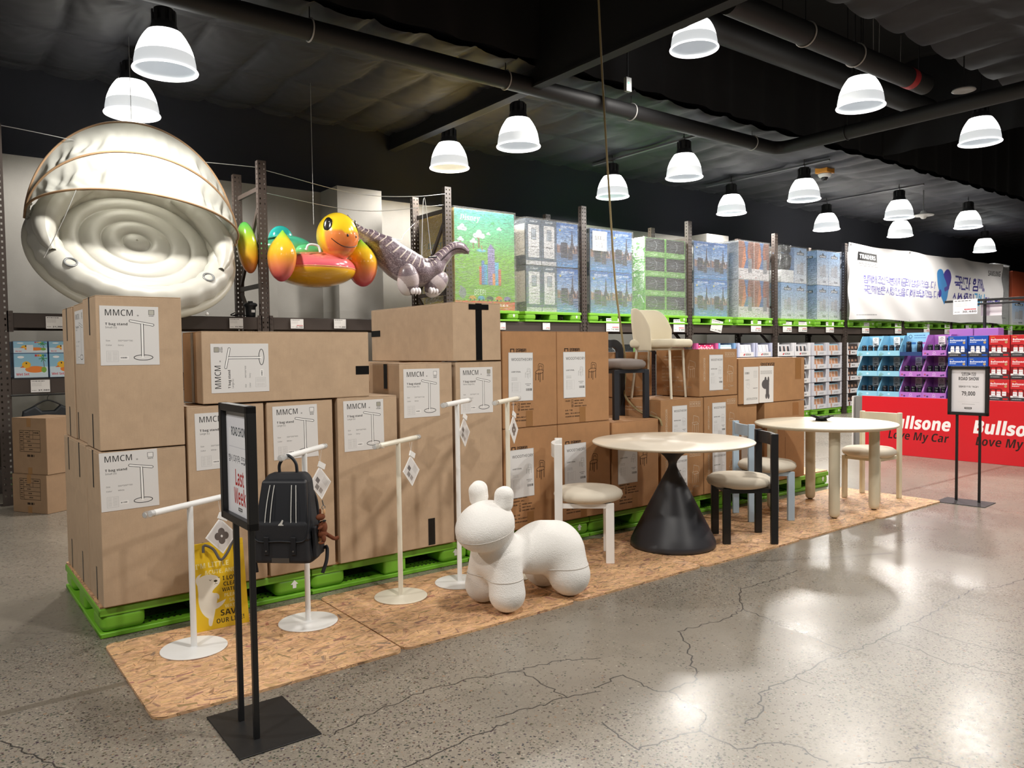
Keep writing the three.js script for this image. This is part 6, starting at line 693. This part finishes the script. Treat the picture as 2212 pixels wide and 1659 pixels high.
{ // dinosaur
  const skin = mat([255, 255, 255], .3, { clearcoat: .3, map: tex(1024, 512, (c, w, h) => { fill(c, w, h, '#7d6f76'); c.fillStyle = '#5a4a54'; c.fillRect(0, 0, w, 70); c.fillRect(0, 440, w, 72); c.fillStyle = '#b3a6a6'; c.fillRect(0, 200, w, 112); for (let i = 0; i < 26000; i++) { const y = rnd() * h, d = Math.abs(y - 256) / 256; disc(c, rnd() * w, y, 1.6, 1.6, rnd() < d ? 'rgba(52,40,50,.5)' : 'rgba(206,196,200,.5)'); } for (let x = 60; x < w * .78; x += 30) { line(c, [[x, 0], [x + 14, 60], [x + 8, 112]], 'rgba(226,214,200,.85)', 5); line(c, [[x, h], [x + 14, h - 60], [x + 8, h - 112]], 'rgba(226,214,200,.85)', 5); } for (let x = w * .66; x < w; x += 12) line(c, [[x, 190], [x + 4, 322]], 'rgba(110,96,104,.7)', 3); line(c, [[w * .6, 130], [w * .8, 150], [w * .96, 140]], 'rgba(40,30,34,.8)', 16); line(c, [[w * .6, 382], [w * .8, 362], [w * .96, 372]], 'rgba(40,30,34,.8)', 16); }) });
  const t = thing('dinosaur_float', 'inflatable purple-grey long-necked dinosaur hung beside the duck', 'inflatable', [5.02, 2.38, -8.6]), belly = mat([226, 220, 222], .35);
  part(t, 'body', sweep([[-.72, .74, -.3, .012], [-.68, .64, -.28, .04], [-.58, .53, -.24, .075], [-.45, .44, -.2, .13], [-.3, .3, -.12, .2], [-.1, .14, -.04, .22], [.1, .06, .06, .2], [.24, .1, .12, .145], [.35, .22, .16, .1], [.45, .32, .19, .08], [.53, .365, .22, .082], [.6, .36, .25, .075], [.66, .32, .28, .045], [.685, .29, .29, .012]], 110, 32), skin, 'speckled striped body, neck and tail');
  for (const [x, y, z, rz, s] of [[-.16, -.07, .2, .25, 1], [.27, -.1, .16, -.75, .95]]) { const l = part(t, 'leg', at(blob(.135 * s, .2 * s, .12 * s, 0, 0, 0, 28), x, y, z, .2, 0, rz), skin, 'stubby front leg'); part(l, 'sole', at(blob(.12 * s, .16 * s, .1 * s, 0, 0, 0, 24), x - .02, y - .045, z - .01, .2, 0, rz), belly); for (const k of [-1, 0, 1]) part(l, 'claw', at(blob(.03, .045, .03, 0, 0, 0, 14), x + Math.sin(rz) * .17 * s + k * .042 + .02, y - Math.cos(rz) * .17 * s + .02, z + .07), belly); }
  part(t, 'hind_leg', at(blob(.12, .13, .12, 0, 0, 0, 24), -.48, .16, -.5, 0, 0, .4), skin);
  part(t, 'handle', at(bx(.13, .022, .02, .2, .2, .235, .008), 0, 0, 0, 0, 0, .12), M.black, 'black grab handle');
  for (const s of [-1, 1]) part(t, 'eye', blob(.014, .012, .012, .575 + s * .01, .385, .235 + s * .066, 12), M.black);
}
// ---------- banner along the far racks ----------
{
  const L = 7.9, H = 1.62, nx = 150, ny = 40, g = new THREE.PlaneGeometry(L, H, nx, ny), p = g.attributes.position;
  for (let i = 0; i < p.count; i++) { const x = p.getX(i), y = p.getY(i), q = (x + L / 2) % 2.63 / 2.63; p.setZ(i, .05 * Math.sin(q * Math.PI) * (.5 - y / H) * .5 + .018 * Math.sin((x + y * 1.4) * 5 + 2 * noise(x, y)) + .03 * Math.pow(Math.abs(noise(x * 1.3 + y * 1.2, y * .8 + 3) - .5) * 2, 1.5) + .02); if (y > 0) p.setY(i, y - .035 * Math.sin(q * Math.PI) * (y / H * 2)); else p.setY(i, y + .03 * Math.sin(q * Math.PI) * (-y / H * 2)); }
  g.computeVertexNormals();
  const art = tex(2048, 420, (c, w, h) => { fill(c, w, h, '#e8e6e6'); c.save(); c.translate(90, 40); c.scale(1.25, 1); tradersLogo(c, 0, 0, 170); c.restore(); const bl = '#5a56a8'; hangul(c, '함께해 주신 덕분에 지금의 삼성이 있습니다', 150, 190, 52, { color: bl, weight: .09, adv: .72, sx: 1.15 }); hangul(c, '국민께 받은 사랑 진심을 다해 보답하겠습니다', 150, 250, 52, { color: bl, weight: .09, adv: .72, sx: 1.15 }); scrib(c, 70, 396, 220, 8, 'rgba(110,110,110,.6)');
    c.fillStyle = '#3f86c4'; c.beginPath(); c.moveTo(1140, 310); c.bezierCurveTo(1060, 220, 1020, 180, 1050, 110); c.bezierCurveTo(1080, 60, 1130, 80, 1140, 110); c.bezierCurveTo(1160, 60, 1230, 70, 1238, 130); c.bezierCurveTo(1240, 200, 1190, 250, 1140, 310); c.fill(); c.fillStyle = '#4a3f96'; c.beginPath(); c.moveTo(1140, 112); c.bezierCurveTo(1160, 60, 1230, 70, 1238, 130); c.bezierCurveTo(1240, 160, 1230, 185, 1210, 215); c.lineTo(1196, 190); c.bezierCurveTo(1180, 150, 1150, 140, 1140, 112); c.fill(); disc(c, 1080, 240, 18, 26, '#4a3f96'); line(c, [[1152, 212], [1212, 196]], '#4a3f96', 26);
    hangul(c, '국민과 함께,', 1280, 160, 96, { color: '#3c3684', weight: .12, adv: .8, sx: 1.05 }); hangul(c, '삼성전자', 1280, 266, 92, { color: '#3c3684', weight: .12, adv: .78, sx: 1.05 }); hangul(c, '감사', 1590, 262, 92, { color: '#3a9ad0', weight: .12, adv: .78 }); hangul(c, '페스티벌', 1740, 280, 86, { color: '#4a44a0', weight: .12, adv: .78 }); txt(c, '2026.', 1296, 350, 44, { bold: true, color: '#4a9ccc', sx: .9 }); txt(c, 'SAMSUNG', 1800, 70, 50, { bold: true, sx: .95 }); });
  const t = thing('banner', 'long white printed vinyl banner with heart emblem hung along the far racks', 'banner', [19.56, 2.8, RZ + .06]); part(t, 'sheet', g, mat([255, 255, 255], .42, { map: art, side: THREE.DoubleSide })); const ey = lathe([[.012, 0], [.026, 0], [.026, .004], [.012, .004]], 14); for (let i = 0; i < 4; i++) for (const s of [-1, 1]) part(t, 'tie', bar([-L / 2 + .06 + i * (L - .12) / 3, s * (H / 2 - .04), .035], [-L / 2 + .06 + i * (L - .12) / 3, s * (H / 2 - .04), -.1], .003, 5), M.wire), part(t, 'eyelet', at(ey.clone(), -L / 2 + .06 + i * (L - .12) / 3, s * (H / 2 - .04), .035, Math.PI / 2), M.steel);
}
// ---------- red barrier and flask display ----------
{
  const z0 = -5.39, z1 = -1.9, L = z1 - z0, red = tex(2048, 440, (c, w, h) => { fill(c, w, h, '#cf1b28'); const k = w / L, one = (z) => { const x = (z - z0) * k; txt(c, 'Bullsone', x, 190, 124, { bold: true, align: 'center', color: '#f4efee', sx: .92, skew: -.18, stroke: '#f4efee', lw: 5 }); txt(c, 'Love My Car', x, 290, 84, { align: 'center', color: '#2a1416', sx: .9, skew: -.2, bold: true }); }; one(-4.66); one(-3.6); one(-2.54); });
  const t = thing('red_barrier', 'glossy red printed barrier panel in front of the flask display', 'barrier', [10.09, 0, (z0 + z1) / 2]);
  part(t, 'panel', bx(.03, .752, L, 0, .376, 0, .003), mat([200, 26, 38], .3)); part(t, 'print', at(sheet(L - .006, .746, .001), -.0158, .376, 0, 0, -Math.PI / 2), mat([255, 255, 255], .28, { map: red }), 'red printed sheet with white lettering');
  part(t, 'end_panel', bx(.98, .74, .02, .51, .37, -L / 2 - .15), mat([214, 212, 208], .5));
  solo('display_platform', 'grey platform behind the red barrier', 'platform', bx(.95, .7405, L + .1, 10.6, .3705, (z0 + z1) / 2 - .07), mat([120, 118, 116], .7));
  // flask trays
  const lb = (t1) => prt(96, 160, (c, w, h) => { fill(c, w, h, '#e2e0de'); c.strokeStyle = '#333'; c.lineWidth = 4; c.beginPath(); c.arc(48, 34, 17, 0, 7); c.stroke(); line(c, [[40, 40], [48, 26], [56, 38]], '#333', 3); scrib(c, 20, 70, 56, 6); hangul(c, t1, 48, 108, 24, { align: 'center', weight: .14, adv: .8 }); scrib(c, 28, 134, 40, 6); }), labBlue = lb('텀블러'), labPur = lb('블루베리');
  const photo = prt(96, 110, (c, w, h) => { fill(c, w, h, '#6a7884'); c.fillStyle = '#2a2c32'; c.fillRect(10, 8, 76, 30); area(c, [[48, 20], [80, 100], [16, 100]], '#34363c'); disc(c, 48, 84, 16, 10, '#9aa2aa'); });
  const bB = mat([120, 182, 214], .5), bP = mat([166, 104, 184], .5), flask = lathe([[0, 0], [.034, 0], [.036, .01], [.036, .05], [.032, .07], [.03, .1], [.024, .105], [0, .107]], 20), cap = lathe([[0, .1], [.031, .1], [.032, .11], [.03, .13], [.02, .136], [0, .137]], 20), fm = mat([24, 26, 34], .18), h = .268, d = .3, w = .285;
  const sideS = extrude(poly([[0, 0], [d, 0], [d, h], [d * .45, h], [.006, h * .34], [0, h * .3]]), .006);
  const shellG = join(bx(w, .006, d, 0, .003, -d / 2), bx(w, h, .006, 0, h / 2, -d + .003), at(sideS.clone(), -w / 2 + .006, 0, 0, 0, Math.PI / 2), at(sideS.clone(), w / 2, 0, 0, 0, Math.PI / 2), bx(w, h * .26, .006, 0, h * .13, -.003));
  const tier = ['bottom', 'middle', 'top'], lipB = prt(285, 80, (c, w, h) => { fill(c, w, h, '#8cc4dc'); for (let i = 0; i < 6; i++) line(c, [[10 + i * 6, 76], [40 + i * 8, 20 + i * 6]], '#5a7a5a', 3); disc(c, 150, 40, 16, 16, 'rgba(230,244,250,.6)'); }), lipP = prt(285, 80, (c, w, h) => { fill(c, w, h, '#b070c2'); for (const x of [30, 62, 236, 262]) disc(c, x, 46 + (x % 3) * 6, 13, 13, x < 50 ? '#a8506a' : '#4a2f66'); c.strokeStyle = '#e6d2ee'; c.lineWidth = 4; c.beginPath(); c.arc(146, 34, 15, 0, 7); c.stroke(); scrib(c, 120, 62, 54, 8, '#e6d2ee'); });
  const cell = (label, z, k, body, lip, lab) => { const t = thing('flask_tray', label, 'tray', [10.22, .7425 + k * .2705, z], -Math.PI / 2, 'flask trays behind the red barrier'); part(t, 'tray', shellG, body); part(t, 'lip_print', at(sheet(w - .01, h * .25, .001), 0, h * .13, .0006), lip); part(t, 'card', at(sheet(.085, .135, .002), -.03, h * .68, -d + .012), lab, 'white product card'); part(t, 'photo', at(sheet(.09, .11, .002), .07, h * .66, -d + .012), photo); for (const x of [-.085, 0, .085]) { const f = part(t, 'flask', at(flask.clone(), x, .007, -.09), fm, 'dark flask'); part(f, 'cap', at(cap.clone(), x, .007, -.09), fm); } };
  const zc = (i) => -5.4 + i * .29;
  for (let k = 0; k < 3; k++) for (let i = 0; i < 4; i++) { const blue = i < 2; if (i === 2 && k === 2) continue; cell(`${blue ? 'light blue' : 'purple'} flask tray, ${tier[k]} tier, ${['far', 'near'][i % 2]} column`, zc(i), k, blue ? bB : bP, blue ? lipB : lipP, blue ? labBlue : labPur); }
  { const t = thing('flask_display_card', 'bright blue display card with two flasks among the trays', 'display', [10.22, .7425 + 2 * .2705, zc(2)], -Math.PI / 2), pic = prt(240, 240, (c, w, h) => { fill(c, w, h, '#8cc4ea'); c.strokeStyle = '#1f3f6a'; c.lineWidth = 5; c.beginPath(); c.arc(40, 40, 17, 0, 7); c.stroke(); scrib(c, 80, 30, 120, 10, '#2f5f9a'); scrib(c, 80, 54, 130, 8, '#2f5f9a'); c.fillStyle = '#2f6fb8'; c.fillRect(50, 100, 50, 20); c.fillStyle = '#a86ab8'; c.fillRect(160, 100, 50, 20); }); part(t, 'backing', at(sheet(.285, .3, .01), 0, .15, -.2), pic); part(t, 'base', bx(.28, .05, .2, 0, .025, -.1), mat([30, 58, 110], .4)); for (const x of [-.07, .07]) { const f = part(t, 'flask', at(flask.clone(), x, .05, -.1), fm); part(f, 'cap', at(cap.clone(), x, .05, -.1), fm); } }
  for (const [i, s] of [[2, 'far'], [3, 'near']]) load('purple_carton', `closed purple flask carton in the second row, ${s} one`, 'purple flask cartons', [10.53, 10.69], [.7425, 1.62], [zc(i) + .62, zc(i) + .34], bP, lipP);
  // smart value vitamin boxes
  const vit = (r) => prt(260, 300, (c, w, h) => { const a = r ? '#c42a30' : '#2050b0', b = r ? '#7a1018' : '#12306e'; fill(c, w, h, a); txt(c, 'Bullsoneshot', 20, 60, 40, { bold: true, color: '#f2f2f4', sx: .86 }); scrib(c, 20, 26, 50, 10, '#e0c048'); scrib(c, 20, 92, 90, 12, '#eee'); area(c, [[0, 130], [150, 130], [260, 190], [260, 240], [0, 240]], b); for (let i = 0; i < 3; i++) { c.fillStyle = r ? '#d04040' : '#d8dce6'; c.fillRect(36 + i * 70, 146, 44, 24); c.fillStyle = '#e6e6ea'; c.fillRect(32 + i * 70, 170, 52, 60); scrib(c, 36 + i * 70, 196, 40, 8, r ? '#a03030' : '#3050a0'); } disc(c, 216, 96, 18, 18, '#b89a6a'); c.fillStyle = '#3a3a3e'; c.fillRect(0, 240, w, 60); area(c, [[0, 226], [150, 226], [180, 250], [0, 250]], '#e4e4e6'); txt(c, 'SMART', 70, 240, 24, { bold: true, align: 'center' }); c.fillStyle = a; c.fillRect(180, 262, 64, 26); scrib(c, 20, 276, 120, 10, '#ccc'); }, .3), vB = vit(0), vR = vit(1), cB = mat([30, 70, 150], .4), cR = mat([170, 36, 44], .4);
  const box = (label, z, k, red) => { const t = thing('additive_box', label, 'box', [10.2, .7425 + k * .262, z], -Math.PI / 2, 'red and blue additive boxes'); part(t, 'body', bx(.225, .258, .28, 0, .129, -.14, .004), red ? cR : cB); part(t, 'front_print', at(sheet(.219, .252, .001), 0, .129, .0006), red ? vR : vB); };
  for (let k = 0; k < 3; k++) for (let i = 0; i < 6; i++) { const red = i >= 2; box(`${red ? 'red' : 'blue'} additive box, ${tier[k]} tier, ${['first', 'second', 'third', 'fourth', 'fifth', 'sixth'][i]} from the flask trays`, -4.24 + i * .232, k, red); }
  // black sign rail with price cards
  const t2 = thing('sign_rail', 'black steel sign rail over the additive boxes', 'rail', [10.72, 0, -4.2]); for (const z of [.06, .62]) part(t2, 'post', bx(.03, 1.25, .03, 0, 1.37, z, .003), M.blackMetal); part(t2, 'rail', bx(.025, .03, 1.5, 0, 1.98, .33, .003), M.blackMetal, 'horizontal rail'); part(t2, 'rail', bx(.02, .022, .7, -.02, 1.93, .3, .003), M.blackMetal);
  priceTag('30,480', 10.69, 1.905, .29, .19, 'price card 30,480 hanging on the black sign rail', { z: -4.36, turn: -Math.PI / 2 }); priceTag('12,980', 10.69, 1.93, .29, .2, 'price card on the sign rail at the right picture edge', { z: -3.52, turn: -Math.PI / 2 });
  const blank = solo('price_tag', 'blank card back on the black sign rail', 'price tag', sheet(.24, .14, .002), M.paper, 'price cards on the rack beams'); blank.position.set(10.76, 1.85, -4.08); blank.rotation.y = -Math.PI / 2;
}
// ---------- pipes and small fittings under the roof ----------
{
  const strap = mat([176, 174, 172], .45), hoop = (R) => new THREE.TorusGeometry(R, .008, 8, 28), r = .1;
  let t = thing('ceiling_pipe', 'long black pipe along the hall ending at an elbow', 'pipe', [0, 4.5, -7.14]); part(t, 'run', bar([-6, 0, 0], [10.56, 0, 0], r, 24), M.pipe); part(t, 'elbow', at(new THREE.TorusGeometry(.2, r, 14, 16, Math.PI / 2), 10.56, 0, .2, -Math.PI / 2, 0, 0).rotateY(0), M.pipe); for (const x of [3.1, 5.45, 7.5, 10.1]) part(t, 'strap', at(hoop(r + .006), x, 0, 0, 0, Math.PI / 2), strap, 'pale pipe strap'); for (const x of [-1.5, 1.2, 3.1, 5.45, 7.5, 10.1]) part(t, 'hanger_rod', cyl(.006, .006, 1.7, x, .95, 0, 6), M.black);
  t = thing('ceiling_pipe', 'black cross pipe running toward the viewer from the elbow', 'pipe', [10.76, 4.5, 0]); part(t, 'run', bar([0, 0, -6.94], [0, 0, 7.6], r, 24), M.pipe); for (const z of [-6, -3.2, 0, 4]) { part(t, 'hanger_rod', cyl(.006, .006, 1.7, 0, .95, z, 6), M.black); part(t, 'clamp', at(hoop(r + .006), 0, 0, z), M.black); }
  t = thing('ceiling_pipe', 'black pipe with white straps and a red band', 'pipe', [0, 4.55, -4.46]); part(t, 'run', bar([5.95, 0, 0], [9.75, 0, 0], .115, 24), M.pipe); part(t, 'red_band', bar([9.3, 0, 0], [9.42, 0, 0], .1175, 24), mat([170, 40, 46], .5), 'red tape band'); for (const x of [7.2, 8.15]) part(t, 'strap', at(hoop(.121), x, 0, 0, 0, Math.PI / 2), strap, 'white pipe strap'); for (const x of [6.3, 7.2, 8.15, 9.6]) part(t, 'hanger_rod', cyl(.006, .006, 1.7, x, .95, 0, 6), M.black); for (const [x, a] of [[8.5, .1], [8.62, -.1], [9.1, -.35]]) part(t, 'hanger_strip', at(bx(.025, .42, .004, 0, .3, 0), x, 0, .02, 0, .4, a), strap, 'pale hanger strip');
  t = thing('ceiling_duct', 'black round duct between pipe and roof curtain', 'duct', [0, 5.2, -5.9]); part(t, 'run', bar([5.95, 0, 0], [13, 0, 0], .16, 24), M.pipe); for (const x of [7, 9, 11]) part(t, 'hanger_rod', cyl(.006, .006, 1.0, x, .6, 0, 6), M.black);
  const tray = (label, a, b) => solo('cable_channel', label, 'channel', beamBox(a, b, .05, .03), mat([92, 92, 96], .5), 'metal channels carrying the lamps');
  tray('grey channel over the two lamps beside the girder', [6.17, 4.62, -9.9], [6.17, 4.62, -7.3]); tray('grey channel over the two lamps behind the rope', [9.44, 4.62, -9.9], [9.44, 4.62, -7.3]); tray('grey channel over the third lamp pair', [12.52, 4.62, -9.9], [12.52, 4.62, -7.3]); tray('grey channel over the pair nearest the canopy float', [1.98, 4.62, -9.9], [1.98, 4.62, -7.3]); tray('grey channel over the far lamp pair before the speaker', [15.96, 4.62, -9.9], [15.96, 4.62, -7.3]); tray('white channel over the corner lamp', [12.2, 4.98, -5.6], [12.2, 4.98, -3.6]);
  t = thing('security_camera', 'white dome camera on an orange mount under the quilted ceiling', 'camera', [13.36, 4.56, -7.88]); part(t, 'mount', bx(.26, .1, .24, 0, .09, 0, .01), mat([206, 140, 50], .5), 'orange mount box'); part(t, 'dome_ring', lathe([[0, .04], [.11, .04], [.12, .02], [.1, -.02], [.07, -.03], [0, -.03]], 28), M.white); part(t, 'dome', at(new THREE.SphereGeometry(.06, 18, 12), 0, -.035, 0), mat([30, 30, 32], .1)); part(t, 'bracket', bx(.03, .04, .03, 0, .16, 0), M.black);
  t = thing('hanging_speaker', 'small white horn speaker hanging on a rod among the lamps', 'speaker', [16.9, 4.12, -7.73]); part(t, 'horn', lathe([[0, .14], [.05, .13], [.07, .08], [.2, .05], [.2, .03], [.08, .02], [.04, -.03], [0, -.04]], 28), M.white); part(t, 'rod', cyl(.012, .012, .5, 0, .38, 0, 8), M.steel);
  const bulb = mat([60, 220, 120], .4, { emissive: S(60, 255, 140), emissiveIntensity: 2 }); t = thing('signal_box', 'small grey control box with a green light under the roof', 'control box', [7.0, 4.55, -6.72]); part(t, 'case', bx(.09, .17, .05, 0, .085, 0, .006), mat([120, 122, 122], .5)); part(t, 'led', at(cyl(.01, .01, .006, 0, 0, 0, 12), -.01, .1, .027, Math.PI / 2), bulb, 'green indicator light'); part(t, 'conduit', cyl(.01, .01, 1.6, 0, .97, 0, 8), M.black);
  t = thing('down_light', 'small round grey downlight beside the red-banded pipe', 'downlight', [9.95, 4.42, -4.1]); part(t, 'ring', lathe([[0, .02], [.12, .02], [.13, 0], [.1, -.01], [0, 0]], 28), mat([150, 150, 150], .35)); part(t, 'rod', cyl(.008, .008, .4, 0, .22, 0, 8), M.black);
}
renderer.render(scene, camera);
